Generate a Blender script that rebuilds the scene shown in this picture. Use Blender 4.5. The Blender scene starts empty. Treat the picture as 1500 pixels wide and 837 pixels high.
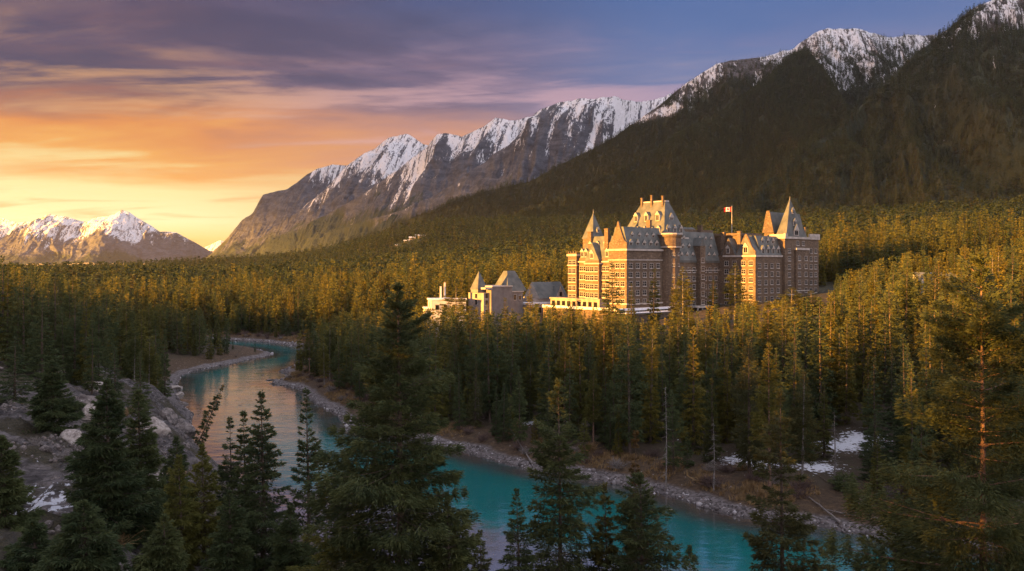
import bpy, bmesh, math, random
import numpy as np
from mathutils import Vector, Matrix

# ------------------------------------------------------------------ camera, sky, sun, exposure
SC = bpy.context.scene
COL = SC.collection
CAM_Z, F, CX, HY = 35.0, 1250.0, 750.0, 390.0     # eye height, focal length and centre measured on the 1500 px wide photo
cam_d = bpy.data.cameras.new('camera')
cam = bpy.data.objects.new('camera', cam_d)
COL.objects.link(cam)
cam.location = (0, 0, CAM_Z)
cam.rotation_euler = (math.radians(90), 0, 0)
cam_d.sensor_width = 36.0
cam_d.lens = 36.0 * F / 1500.0
cam_d.shift_y = -28.5 / 1500.0
cam_d.clip_start = 0.5
cam_d.clip_end = 60000
SC.camera = cam

SUN_AZ, SUN_EL = -121.0, 6.8           # degrees, azimuth from the view direction (minus = left)
SUN_POWER, SUN_COL = 5.0, (1.0, 0.44, 0.07)
EXPOSURE = 2.9
SKY_GAIN = 0.134
SKY_BEHIND = 2.5       # unseen sky overhead and behind the camera, brightened to lift the shaded sides

SC.view_settings.view_transform = 'Standard'
SC.view_settings.look = 'None'
SC.view_settings.gamma = 1.0
SC.view_settings.use_curve_mapping = False
SC.view_settings.exposure = EXPOSURE
SC.render.engine = 'CYCLES'
cy = SC.cycles
cy.max_bounces = 5; cy.diffuse_bounces = 2; cy.glossy_bounces = 2; cy.transmission_bounces = 2
cy.volume_bounces = 0; cy.transparent_max_bounces = 8
cy.use_denoising = True
cy.denoiser = 'OPENIMAGEDENOISE'; cy.denoising_input_passes = 'RGB_ALBEDO_NORMAL'; cy.denoising_prefilter = 'NONE'
cy.use_adaptive_sampling = False
cy.caustics_reflective = False; cy.caustics_refractive = False
cy.sample_clamp_indirect = 4.0

sv = Vector((math.sin(math.radians(SUN_AZ)) * math.cos(math.radians(SUN_EL)),
             math.cos(math.radians(SUN_AZ)) * math.cos(math.radians(SUN_EL)), math.sin(math.radians(SUN_EL))))
sun_d = bpy.data.lights.new('sun', 'SUN')
sun_d.energy = SUN_POWER; sun_d.color = SUN_COL; sun_d.angle = math.radians(0.5)
sun = bpy.data.objects.new('sun', sun_d); COL.objects.link(sun)
sun.rotation_euler = sv.to_track_quat('Z', 'Y').to_euler()
sun.location = (-300, 100, 400)

def s2l(c):
    return tuple(((v / 255.0) / 12.92 if v / 255.0 <= 0.04045 else ((v / 255.0 + 0.055) / 1.055) ** 2.4) for v in c)

class NT:
    """small helper round a node tree"""
    def __init__(self, tree): self.t = tree; self.n = tree.nodes; self.l = tree.links
    def new(self, kind, **kw):
        nd = self.n.new(kind)
        for k, v in kw.items():
            if k.startswith('_'): setattr(nd, k[1:], v)
            else: nd.inputs[k.replace('__', ' ')].default_value = v
        return nd
    def link(self, a, b): self.l.new(a, b)
    def put(self, sock, v):
        if hasattr(v, 'is_output') or hasattr(v, 'is_linked'): self.l.new(v, sock)
        else: sock.default_value = v
    def math(self, op, a, b=None, c=None, clamp=False):
        nd = self.n.new('ShaderNodeMath'); nd.operation = op; nd.use_clamp = clamp
        for i, v in enumerate((a, b, c)):
            if v is not None: self.put(nd.inputs[i], v)
        return nd.outputs[0]
    def mix(self, f, a, b, mode='MIX'):
        nd = self.n.new('ShaderNodeMix'); nd.data_type = 'RGBA'; nd.blend_type = mode
        self.put(nd.inputs[0], f)
        for i, v in ((6, a), (7, b)):
            if isinstance(v, tuple) and len(v) == 3: v = v + (1,)
            self.put(nd.inputs[i], v)
        return nd.outputs[2]
    def ramp(self, f, stops, interp='LINEAR'):
        nd = self.n.new('ShaderNodeValToRGB'); cr = nd.color_ramp; cr.interpolation = interp
        while len(cr.elements) < len(stops): cr.elements.new(0.5)
        for e, (p, c) in zip(cr.elements, stops):
            e.position = p
            e.color = (c, c, c, 1) if not isinstance(c, tuple) else c + (1,)
        self.put(nd.inputs[0], f)
        return nd.outputs[0]
    def smooth(self, v, lo, hi):
        nd = self.n.new('ShaderNodeMapRange'); nd.interpolation_type = 'SMOOTHSTEP'
        self.put(nd.inputs[0], v); nd.inputs[1].default_value = lo; nd.inputs[2].default_value = hi
        return nd.outputs[0]
    def noise(self, vec, scale, detail=4, rough=0.55, dist=0.0):
        nd = self.n.new('ShaderNodeTexNoise')
        nd.inputs['Scale'].default_value = scale; nd.inputs['Detail'].default_value = detail
        nd.inputs['Roughness'].default_value = rough; nd.inputs['Distortion'].default_value = dist
        if vec is not None: self.link(vec, nd.inputs['Vector'])
        return nd.outputs['Fac']
    def mapping(self, vec, scale=(1, 1, 1), loc=(0, 0, 0), rot=(0, 0, 0)):
        nd = self.n.new('ShaderNodeMapping')
        nd.inputs['Scale'].default_value = scale; nd.inputs['Location'].default_value = loc; nd.inputs['Rotation'].default_value = rot
        self.link(vec, nd.inputs['Vector'])
        return nd.outputs[0]

def build_world():
    w = bpy.data.worlds.new('World'); SC.world = w; w.use_nodes = True
    w.node_tree.nodes.clear()
    g = NT(w.node_tree)
    out = g.new('ShaderNodeOutputWorld')
    bg = g.new('ShaderNodeBackground')
    tc = g.new('ShaderNodeTexCoord')
    d = tc.outputs['Generated']
    sep = g.new('ShaderNodeSeparateXYZ'); g.link(d, sep.inputs[0])
    x, y, z = sep.outputs
    el = g.math('MULTIPLY', g.math('ARCSINE', z), 180 / math.pi)
    az = g.math('MULTIPLY', g.math('ARCTAN2', x, y), 180 / math.pi)
    # streaky cloud noise on a flat layer overhead, so the streaks close up towards the horizon
    zz = g.math('ADD', g.math('MAXIMUM', z, 0.0), 0.10)
    cx = g.math('DIVIDE', x, zz); cyy = g.math('DIVIDE', y, zz)
    cmb = g.new('ShaderNodeCombineXYZ'); g.link(cx, cmb.inputs[0]); g.link(cyy, cmb.inputs[1])
    big = g.noise(g.mapping(cmb.outputs[0], (0.42, 0.95, 1), (3.1, 1.7, 0), (0, 0, 0.35)), 1.0, 5, 0.5, 0.6)
    fine = g.noise(g.mapping(cmb.outputs[0], (0.62, 1.7, 1), (4.1, 5.2, 0), (0, 0, 0.3)), 1.15, 8, 0.6, 0.8)
    lump = g.noise(g.mapping(cmb.outputs[0], (0.95, 1.5, 1), (2.3, 6.4, 0), (0, 0, 0.45)), 1.1, 9, 0.58, 0.35)
    warp = g.math('ADD', g.math('MULTIPLY', g.math('SUBTRACT', big, 0.5), 12.0), g.math('MULTIPLY', g.math('SUBTRACT', fine, 0.5), 8.0))
    amt = g.smooth(el, 2.5, 10.0)
    e2 = g.math('ADD', el, g.math('MULTIPLY', warp, amt))
    f = g.math('DIVIDE', e2, 40.0, clamp=True)
    def st(lst): return [(a / 40.0, s2l(c)) for a, c in lst]
    left = g.ramp(f, st([(0.0, (255, 176, 84)), (1.6, (255, 206, 116)), (2.8, (255, 240, 178)), (5.0, (255, 234, 160)), (6.2, (252, 176, 78)), (7.8, (238, 148, 66)),
                         (9.4, (186, 116, 82)), (11.0, (122, 86, 94)), (13.5, (80, 68, 98)), (17.5, (66, 62, 100)), (24, (84, 82, 120)), (40, (178, 174, 186))]))
    mid = g.ramp(f, st([(0.0, (250, 186, 110)), (4.0, (248, 190, 110)), (6.5, (228, 154, 100)), (8.5, (212, 146, 116)), (10.5, (172, 126, 126)), (12.5, (120, 98, 124)),
                        (15.0, (74, 78, 118)), (18.0, (64, 84, 138)), (24, (84, 90, 134)), (40, (178, 174, 186))]))
    right = g.ramp(f, st([(0.0, (236, 184, 136)), (6.0, (204, 162, 148)), (9.0, (170, 148, 162)), (12.0, (116, 122, 164)), (14.5, (82, 106, 160)), (17.0, (66, 98, 156)),
                          (24, (86, 100, 150)), (40, (178, 178, 190))]))
    back = g.ramp(f, st([(0.0, (190, 170, 172)), (8.0, (200, 184, 186)), (20.0, (190, 182, 190)), (40, (178, 178, 190))]))
    c = g.mix(g.smooth(az, -24.0, -6.0), left, mid)
    c = g.mix(g.smooth(az, -6.0, 12.0), c, right)
    c = g.mix(g.smooth(g.math('ABSOLUTE', g.math('ADD', az, 25.0)), 70.0, 125.0), c, back)
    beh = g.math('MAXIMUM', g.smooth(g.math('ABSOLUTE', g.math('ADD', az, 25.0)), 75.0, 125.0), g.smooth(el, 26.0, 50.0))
    # the heavy dark cloud bank high on the left
    dk = g.math('MULTIPLY', g.smooth(lump, 0.40, 0.58), g.math('MULTIPLY', g.smooth(el, 8.5, 12.5), g.smooth(g.math('MULTIPLY', az, -1.0), -6.0, 16.0)))
    c = g.mix(g.math('MULTIPLY', dk, 0.7), c, s2l((66, 58, 88)))
    # lit pink and orange streaks on the underside of the cloud
    hl = g.math('MULTIPLY', g.smooth(g.math('ADD', g.math('MULTIPLY', lump, -0.55), g.math('MULTIPLY', fine, 0.9)), 0.13, 0.32), g.math('MULTIPLY', g.smooth(el, 5.0, 9.0), g.smooth(g.math('MULTIPLY', el, -1.0), -17.5, -10.0)))
    hl = g.math('MULTIPLY', hl, g.math('SUBTRACT', 1.0, g.math('MULTIPLY', g.smooth(az, 4.0, 20.0), 0.75)))
    pink = g.mix(g.smooth(az, -26.0, 0.0), s2l((246, 178, 112)), s2l((226, 176, 180)))
    c = g.mix(g.math('MULTIPLY', hl, 0.62), c, pink)
    # thin darker bars low in the glow
    bars = g.math('MULTIPLY', g.smooth(g.noise(g.mapping(cmb.outputs[0], (0.9, 1.9, 1), (1.2, 9.1, 0), (0, 0, 0.15)), 0.9, 5, 0.55, 0.5), 0.5, 0.66), g.smooth(g.math('MULTIPLY', el, -1.0), -7.0, -4.0))
    c = g.mix(g.math('MULTIPLY', bars, 0.6), c, s2l((240, 164, 92)))
    sky = g.new('ShaderNodeTexSky', _sky_type='NISHITA', _sun_disc=False, _sun_elevation=math.radians(SUN_EL), _sun_rotation=math.radians(SUN_AZ))
    sky.altitude = 1400
    nis = g.mix(1.0, sky.outputs[0], (0.002, 0.002, 0.002), 'MULTIPLY')
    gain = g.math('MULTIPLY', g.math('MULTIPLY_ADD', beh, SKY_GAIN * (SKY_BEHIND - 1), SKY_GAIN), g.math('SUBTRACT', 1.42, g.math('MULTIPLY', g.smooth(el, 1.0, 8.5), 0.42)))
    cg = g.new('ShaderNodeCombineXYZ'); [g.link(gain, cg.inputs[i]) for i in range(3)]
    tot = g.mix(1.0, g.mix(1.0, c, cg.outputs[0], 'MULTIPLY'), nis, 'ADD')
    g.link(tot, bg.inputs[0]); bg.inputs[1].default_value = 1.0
    g.link(bg.outputs[0], out.inputs[0])
build_world()

# ------------------------------------------------------------------ helpers
def tag(o, label=None, cat=None, group=None, kind=None):
    if label: o['label'] = label
    if cat: o['category'] = cat
    if group: o['group'] = group
    if kind: o['kind'] = kind
    return o

def mesh_np(name, V, faces, mats=(), face_mat=None, attrs=None, smooth=False):
    """faces: list of integer arrays (n,3) or (n,4)"""
    me = bpy.data.meshes.new(name)
    V = np.asarray(V, np.float32)
    faces = [np.asarray(f, np.int32) for f in faces if len(f)]
    me.vertices.add(len(V)); me.vertices.foreach_set('co', V.ravel())
    loops = np.concatenate([f.ravel() for f in faces]); tot = np.concatenate([np.full(len(f), f.shape[1], np.int32) for f in faces])
    start = np.concatenate([[0], np.cumsum(tot)[:-1]]).astype(np.int32)
    me.loops.add(len(loops)); me.loops.foreach_set('vertex_index', loops)
    me.polygons.add(len(tot)); me.polygons.foreach_set('loop_start', start); me.polygons.foreach_set('loop_total', tot)
    if face_mat is not None: me.polygons.foreach_set('material_index', np.asarray(face_mat, np.int32))
    if smooth: me.polygons.foreach_set('use_smooth', np.ones(len(tot), bool))
    for m in mats: me.materials.append(m)
    if attrs:
        for k, a in attrs.items():
            at = me.attributes.new(k, 'FLOAT', 'POINT'); at.data.foreach_set('value', np.asarray(a, np.float32))
    me.update(calc_edges=True)
    return me

def link(name, me, parent=None):
    o = bpy.data.objects.new(name, me); COL.objects.link(o)
    if parent is not None: o.parent = parent
    return o

def empty(name, loc=(0, 0, 0), rz=0.0):
    o = bpy.data.objects.new(name, None); COL.objects.link(o)
    o.location = loc; o.rotation_euler = (0, 0, rz); o.empty_display_size = 1
    return o

class MB:
    """collects plain shapes, builds them as one mesh object"""
    def __init__(self): self.v = []; self.f = []; self.m = []
    def add(self, pts, faces, mi=0):
        b = len(self.v); self.v += [tuple(p) for p in pts]
        for f in faces: self.f.append([b + i for i in f]); self.m.append(mi)
    def box(self, x0, x1, y0, y1, z0, z1, mi=0):
        self.add([(x0, y0, z0), (x1, y0, z0), (x1, y1, z0), (x0, y1, z0), (x0, y0, z1), (x1, y0, z1), (x1, y1, z1), (x0, y1, z1)],
                 [(0, 3, 2, 1), (4, 5, 6, 7), (0, 1, 5, 4), (1, 2, 6, 5), (2, 3, 7, 6), (3, 0, 4, 7)], mi)
    def frustum(self, r0, z0, r1, z1, mi=0):
        """from rectangle r0=(x0,x1,y0,y1) at z0 to r1 at z1"""
        (a, b, c, d), (e, f, g, h) = r0, r1
        self.add([(a, c, z0), (b, c, z0), (b, d, z0), (a, d, z0), (e, g, z1), (f, g, z1), (f, h, z1), (e, h, z1)],
                 [(0, 3, 2, 1), (4, 5, 6, 7), (0, 1, 5, 4), (1, 2, 6, 5), (2, 3, 7, 6), (3, 0, 4, 7)], mi)
    def lathe(self, cx, cy, prof, n=16, mi=0):
        pts = []; fs = []
        for r, z in prof:
            for k in range(n):
                a = 2 * math.pi * k / n; pts.append((cx + r * math.cos(a), cy + r * math.sin(a), z))
        for j in range(len(prof) - 1):
            for k in range(n):
                k2 = (k + 1) % n
                fs.append((j * n + k, j * n + k2, (j + 1) * n + k2, (j + 1) * n + k))
        fs.append(tuple(range(n - 1, -1, -1))); fs.append(tuple(range((len(prof) - 1) * n, len(prof) * n)))
        self.add(pts, fs, mi)
    def gable(self, x0, x1, y0, y1, z0, z1, axis='x', mi=0, mi_end=None):
        """gabled prism, ridge along axis"""
        if axis == 'x':
            ym = (y0 + y1) / 2; p = [(x0, y0, z0), (x0, y1, z0), (x0, ym, z1), (x1, y0, z0), (x1, y1, z0), (x1, ym, z1)]
        else:
            xm = (x0 + x1) / 2; p = [(x1, y0, z0), (x0, y0, z0), (xm, y0, z1), (x1, y1, z0), (x0, y1, z0), (xm, y1, z1)]
        e = mi if mi_end is None else mi_end
        self.add(p, [(0, 2, 1), (3, 4, 5)], e); 
        self.add(p, [(0, 1, 4, 3), (0, 3, 5, 2), (1, 2, 5, 4)], mi)
    def tube(self, pts, radii, n=6, mi=0):
        P = [Vector(p) for p in pts]; V = []; fs = []
        for i, p in enumerate(P):
            t = (P[min(i + 1, len(P) - 1)] - P[max(i - 1, 0)]).normalized()
            a = t.orthogonal().normalized(); b = t.cross(a)
            for k in range(n):
                an = 2 * math.pi * k / n; V.append(p + (a * math.cos(an) + b * math.sin(an)) * radii[i])
        for i in range(len(P) - 1):
            for k in range(n):
                k2 = (k + 1) % n; fs.append((i * n + k, i * n + k2, (i + 1) * n + k2, (i + 1) * n + k))
        fs.append(tuple(range(n - 1, -1, -1))); fs.append(tuple(range((len(P) - 1) * n, len(P) * n)))
        self.add(V, fs, mi)
    def mesh(self, name, mats):
        me = bpy.data.meshes.new(name); me.from_pydata([tuple(p) for p in self.v], [], self.f)
        for m in mats: me.materials.append(m)
        me.polygons.foreach_set('material_index', np.array(self.m, np.int32)); me.update()
        return me
    def build(self, name, mats, parent=None):
        if not isinstance(mats, (list, tuple)): mats = [mats]
        return link(name, self.mesh(name, mats), parent)

def _hash(ix, iy, seed):
    h = (ix.astype(np.int64) * 374761393 + iy.astype(np.int64) * 668265263 + seed * 974634777) & 0x7fffffff
    h = ((h ^ (h >> 13)) * 1274126177) & 0x7fffffff
    h = h ^ (h >> 16)
    return (h & 0xffff) / 65535.0
def vnoise(x, y, seed=0):
    x = np.asarray(x, float); y = np.asarray(y, float)
    ix = np.floor(x); iy = np.floor(y); fx = x - ix; fy = y - iy
    fx = fx * fx * fx * (fx * (fx * 6 - 15) + 10); fy = fy * fy * fy * (fy * (fy * 6 - 15) + 10)
    a = _hash(ix, iy, seed); b = _hash(ix + 1, iy, seed); c = _hash(ix, iy + 1, seed); d = _hash(ix + 1, iy + 1, seed)
    return (a + (b - a) * fx) * (1 - fy) + (c + (d - c) * fx) * fy
def fbm(x, y, seed=0, oct=4, gain=0.5):
    s = 0; a = 1; t = 0
    for i in range(oct):
        s = s + a * (vnoise(x * 2 ** i + 17.3 * i, y * 2 ** i - 9.1 * i, seed + i) - 0.5) * 2; t += a; a *= gain
    return s / t
def ridged(x, y, seed=0, oct=4, gain=0.5):
    s = 0; a = 1; t = 0
    for i in range(oct):
        s = s + a * (1 - np.abs(vnoise(x * 2 ** i + 5.7 * i, y * 2 ** i + 3.3 * i, seed + i) * 2 - 1)); t += a; a *= gain
    return s / t
def sst(x, a, b):
    t = np.clip((np.asarray(x, float) - a) / (b - a), 0, 1); return t * t * (3 - 2 * t)

def unproj(px, py, z=0.0):
    d = (CAM_Z - z) * F / (py - HY)
    return ((px - CX) / F * d, d)
def at(px, d): return (px - CX) / F * d
def zat(py, d): return CAM_Z - (py - HY) * d / F
# ------------------------------------------------------------------ materials
def new_mat(name):
    m = bpy.data.materials.new(name); m.use_nodes = True; m.node_tree.nodes.clear()
    g = NT(m.node_tree)
    out = g.new('ShaderNodeOutputMaterial'); b = g.new('ShaderNodeBsdfPrincipled')
    g.link(b.outputs[0], out.inputs[0])
    b.inputs['Specular IOR Level'].default_value = 0.25
    b.inputs['Roughness'].default_value = 0.85
    return m, g, b, out
def attr(g, name):
    nd = g.new('ShaderNodeAttribute'); nd.attribute_name = name; return nd.outputs['Fac']
def bump(g, b, h, strength=0.4, dist=0.1):
    nd = g.new('ShaderNodeBump'); nd.inputs['Strength'].default_value = strength; nd.inputs['Distance'].default_value = dist
    g.link(h, nd.inputs['Height']); g.link(nd.outputs[0], b.inputs['Normal'])
def mottled(name, c0, c1, scale, rough=0.85, bs=0.0, bd=0.1, detail=5):
    m, g, b, out = new_mat(name)
    tc = g.new('ShaderNodeTexCoord')
    n = g.noise(tc.outputs['Object'], scale, detail)
    g.link(g.mix(g.smooth(n, 0.3, 0.7), c0, c1), b.inputs['Base Color'])
    b.inputs['Roughness'].default_value = rough
    if bs: bump(g, b, n, bs, bd)
    return m

def foliage(name, c_dark, c_light, var=0.5, trans=0.36, scale=0.8):
    m, g, b, out = new_mat(name)
    oi = g.new('ShaderNodeObjectInfo'); tc = g.new('ShaderNodeTexCoord')
    n = g.noise(tc.outputs['Object'], scale, 3)
    r = oi.outputs['Random']
    f = g.math('ADD', g.math('MULTIPLY', g.smooth(n, 0.32, 0.68), 1 - var), g.math('MULTIPLY', r, var))
    c = g.mix(f, c_dark, c_light)
    # a few trees are browner than the rest
    r2 = g.math('FRACT', g.math('MULTIPLY', r, 13.7))
    c = g.mix(g.math('MULTIPLY', g.smooth(r2, 0.80, 1.0), 0.4), c, (0.10, 0.068, 0.024))
    g.link(c, b.inputs['Base Color']); b.inputs['Roughness'].default_value = 0.7
    tr = g.new('ShaderNodeBsdfTranslucent'); g.link(c, tr.inputs[0])
    mx = g.new('ShaderNodeMixShader'); mx.inputs[0].default_value = trans
    g.link(b.outputs[0], mx.inputs[1]); g.link(tr.outputs[0], mx.inputs[2]); g.link(mx.outputs[0], out.inputs[0])
    return m

M = {}
M['spruce'] = foliage('spruce_needles', (0.044, 0.070, 0.032), (0.115, 0.138, 0.050))
M['fir'] = foliage('fir_needles', (0.054, 0.076, 0.032), (0.140, 0.152, 0.050), 0.35)
M['young'] = foliage('young_needles', (0.085, 0.100, 0.026), (0.180, 0.172, 0.040), 0.4)
M['forest'] = foliage('forest_needles', (0.032, 0.056, 0.018), (0.220, 0.185, 0.034), 0.7)
M['slope'] = foliage('slope_needles', (0.022, 0.042, 0.021), (0.075, 0.090, 0.034), 0.75)
M['dry'] = foliage('dry_needles', (0.075, 0.050, 0.018), (0.16, 0.095, 0.030), 0.4)
M['bark'] = mottled('bark', (0.055, 0.042, 0.034), (0.15, 0.115, 0.09), 5.0, 0.9, 0.5, 0.05)
M['pinebark'] = mottled('pine_bark', (0.11, 0.065, 0.045), (0.30, 0.19, 0.14), 4.0, 0.9, 0.5, 0.05)
M['greybark'] = mottled('grey_bark', (0.12, 0.105, 0.095), (0.28, 0.25, 0.23), 4.0, 0.9, 0.3, 0.03)
M['twig'] = mottled('twigs', (0.075, 0.052, 0.045), (0.16, 0.11, 0.095), 3.0, 0.9)
M['straw'] = mottled('dry_grass', (0.16, 0.105, 0.05), (0.36, 0.24, 0.11), 0.6, 0.9)
M['trim'] = mottled('pale_stone_trim', (0.34, 0.31, 0.28), (0.50, 0.46, 0.42), 0.6, 0.8)
M['snowcap'] = mottled('snow', (0.66, 0.68, 0.74), (0.82, 0.83, 0.86), 0.5, 0.6)
M['slate'] = mottled('slate_roof', (0.085, 0.095, 0.092), (0.15, 0.158, 0.15), 0.35, 0.6, 0.15, 0.05)
M['grey_wall'] = mottled('grey_render', (0.15, 0.138, 0.134), (0.22, 0.20, 0.195), 0.5, 0.85)
M['pale_wall'] = mottled('pale_render', (0.24, 0.20, 0.17), (0.36, 0.31, 0.27), 0.4, 0.85)
M['white_wall'] = mottled('white_wall', (0.46, 0.44, 0.42), (0.60, 0.58, 0.56), 0.4, 0.85)
M['red'] = mottled('flag_red', (0.55, 0.03, 0.03), (0.68, 0.05, 0.04), 1.0, 0.8)
M['white'] = mottled('flag_white', (0.74, 0.74, 0.74), (0.82, 0.82, 0.82), 1.0, 0.8)
M['metal'] = mottled('pale_metal', (0.40, 0.38, 0.36), (0.55, 0.53, 0.5), 1.0, 0.5)

def glass():
    m, g, b, out = new_mat('window_glass')
    b.inputs['Base Color'].default_value = (0.012, 0.013, 0.016, 1); b.inputs['Roughness'].default_value = 0.12
    b.inputs['Specular IOR Level'].default_value = 0.4
    return m
M['glass'] = glass()

def stone_wall(name, c0, c1):
    m, g, b, out = new_mat(name)
    tc = g.new('ShaderNodeTexCoord')
    v = g.new('ShaderNodeTexVoronoi'); v.inputs['Scale'].default_value = 1.6
    g.link(g.mapping(tc.outputs['Object'], (1, 1, 1.6)), v.inputs['Vector'])
    sp = g.new('ShaderNodeSeparateColor'); g.link(v.outputs['Color'], sp.inputs[0])
    n = g.noise(tc.outputs['Object'], 0.18, 5)
    f = g.math('ADD', g.math('MULTIPLY', sp.outputs[0], 0.55), g.math('MULTIPLY', g.smooth(n, 0.3, 0.7), 0.45))
    c = g.mix(f, c0, c1)
    c = g.mix(g.math('MULTIPLY', g.smooth(sp.outputs[1], 0.85, 1.0), 0.5), c, (0.29, 0.23, 0.18))
    g.link(c, b.inputs['Base Color'])
    bump(g, b, v.outputs['Distance'], 0.4, 0.06)
    return m
M['stone'] = stone_wall('rundle_stone', (0.085, 0.064, 0.048), (0.180, 0.132, 0.092))

def ground_mat():
    m, g, b, out = new_mat('ground')
    tc = g.new('ShaderNodeTexCoord'); P = tc.outputs['Object']
    s = attr(g, 'bank'); rock = attr(g, 'rock'); snow = attr(g, 'snow')
    n1 = g.noise(P, 0.12, 6); n2 = g.noise(P, 1.3, 6, 0.65); n3 = g.noise(P, 6.0, 4, 0.7)
    floor = g.mix(g.smooth(n1, 0.35, 0.65), (0.045, 0.034, 0.024), (0.085, 0.062, 0.04))
    floor = g.mix(g.smooth(n2, 0.45, 0.7), floor, (0.06, 0.055, 0.028))
    floor = g.mix(g.smooth(s, 160.0, 320.0), floor, g.mix(g.smooth(n1, 0.4, 0.6), (0.022, 0.032, 0.014), (0.045, 0.050, 0.020)))
    dry = g.mix(g.smooth(n2, 0.3, 0.7), (0.055, 0.038, 0.026), (0.125, 0.082, 0.045))
    s2 = g.math('ADD', s, g.math('MULTIPLY', g.math('SUBTRACT', n1, 0.5), 4.0))
    c = g.mix(g.smooth(s2, 9.0, 15.0), dry, floor)
    vor = g.new('ShaderNodeTexVoronoi'); vor.inputs['Scale'].default_value = 2.2; g.link(P, vor.inputs['Vector'])
    vs = g.new('ShaderNodeSeparateColor'); g.link(vor.outputs['Color'], vs.inputs[0])
    gravel = g.mix(vs.outputs[0], (0.07, 0.06, 0.056), (0.23, 0.205, 0.20))
    c = g.mix(g.smooth(g.math('MULTIPLY', s2, -1.0), -3.8, -2.6), c, gravel)
    wet = g.mix(0.5, gravel, (0.05, 0.042, 0.04))
    c = g.mix(g.smooth(g.math('MULTIPLY', s, -1.0), -1.2, -0.3), c, wet)
    str_ = g.noise(g.mapping(P, (0.35, 0.35, 2.2), (0, 0, 0), (0.5, 0.35, 0.4)), 1.1, 7, 0.65, 0.6)
    rk = g.mix(g.smooth(str_, 0.32, 0.68), (0.045, 0.041, 0.042), (0.225, 0.200, 0.195))
    rk = g.mix(g.math('MULTIPLY', g.smooth(n2, 0.6, 0.72), 0.7), rk, (0.44, 0.40, 0.38))
    crk = g.noise(g.mapping(P, (0.5, 0.5, 1.4), (5, 3, 0), (0.3, 0.5, 0.9)), 2.2, 8, 0.72, 1.0)
    rk = g.mix(g.math('MULTIPLY', g.smooth(crk, 0.5, 0.62), 0.75), rk, (0.035, 0.03, 0.026))
    rk = g.mix(g.math('MULTIPLY', g.smooth(n1, 0.48, 0.58), 0.8), rk, g.mix(g.smooth(n3, 0.4, 0.6), (0.035, 0.034, 0.016), (0.085, 0.07, 0.034)))
    rf = g.smooth(g.math('ADD', rock, g.math('MULTIPLY', g.math('SUBTRACT', n2, 0.5), 0.9)), 0.4, 0.6)
    c = g.mix(rf, c, rk)
    sf = g.smooth(g.math('ADD', snow, g.math('MULTIPLY', g.math('SUBTRACT', n2, 0.5), 3.2)), 0.55, 0.68)
    c = g.mix(sf, c, (0.74, 0.76, 0.82))
    g.link(c, b.inputs['Base Color'])
    h = g.math('ADD', g.math('MULTIPLY', n2, 0.5), g.math('ADD', g.math('MULTIPLY', n3, 0.25), g.math('MULTIPLY', g.math('MULTIPLY', str_, rock), 1.6)))
    bump(g, b, h, 1.0, 0.8)
    return m
M['ground'] = ground_mat()

def water_mat():
    m, g, b, out = new_mat('river_water')
    tc = g.new('ShaderNodeTexCoord'); P = tc.outputs['Object']
    dep = attr(g, 'depth')
    n1 = g.noise(P, 0.05, 4); n2 = g.noise(g.mapping(P, (1, 1, 1)), 0.35, 5, 0.6, 0.6)
    dd = g.math('ADD', dep, g.math('MULTIPLY', g.math('SUBTRACT', n2, 0.5), 3.5))
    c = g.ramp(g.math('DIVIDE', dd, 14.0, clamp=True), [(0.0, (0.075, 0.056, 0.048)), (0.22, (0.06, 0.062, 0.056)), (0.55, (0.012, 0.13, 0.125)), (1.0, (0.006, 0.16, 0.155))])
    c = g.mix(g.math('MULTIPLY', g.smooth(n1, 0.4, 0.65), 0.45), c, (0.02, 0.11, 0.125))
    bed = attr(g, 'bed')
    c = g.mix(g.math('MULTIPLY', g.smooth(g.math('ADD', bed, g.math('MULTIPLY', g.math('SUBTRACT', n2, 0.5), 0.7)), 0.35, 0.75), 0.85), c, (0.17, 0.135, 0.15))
    g.link(c, b.inputs['Base Color'])
    b.inputs['Roughness'].default_value = 0.03
    b.inputs['IOR'].default_value = 3.2; b.inputs['Specular IOR Level'].default_value = 0.5
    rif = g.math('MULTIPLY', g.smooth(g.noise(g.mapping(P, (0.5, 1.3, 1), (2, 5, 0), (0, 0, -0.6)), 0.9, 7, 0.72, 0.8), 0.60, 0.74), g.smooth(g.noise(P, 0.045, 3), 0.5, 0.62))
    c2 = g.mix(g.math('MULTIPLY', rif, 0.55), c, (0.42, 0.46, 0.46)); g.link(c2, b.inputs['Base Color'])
    w1 = g.noise(g.mapping(P, (0.55, 1.1, 1), (0, 0, 0), (0, 0, 0.5)), 0.8, 5, 0.6, 0.5)
    w2 = g.noise(P, 0.09, 3)
    h = g.math('MULTIPLY', w1, g.math('ADD', g.math('MULTIPLY', g.smooth(w2, 0.35, 0.7), 0.8), 0.35))
    h = g.math('ADD', h, g.math('MULTIPLY', g.noise(g.mapping(P, (0.16, 0.3, 1), (0, 0, 0), (0, 0, 0.4)), 1.0, 3), 1.6))
    bump(g, b, h, 0.17, 0.3)
    return m
M['water'] = water_mat()

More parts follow.
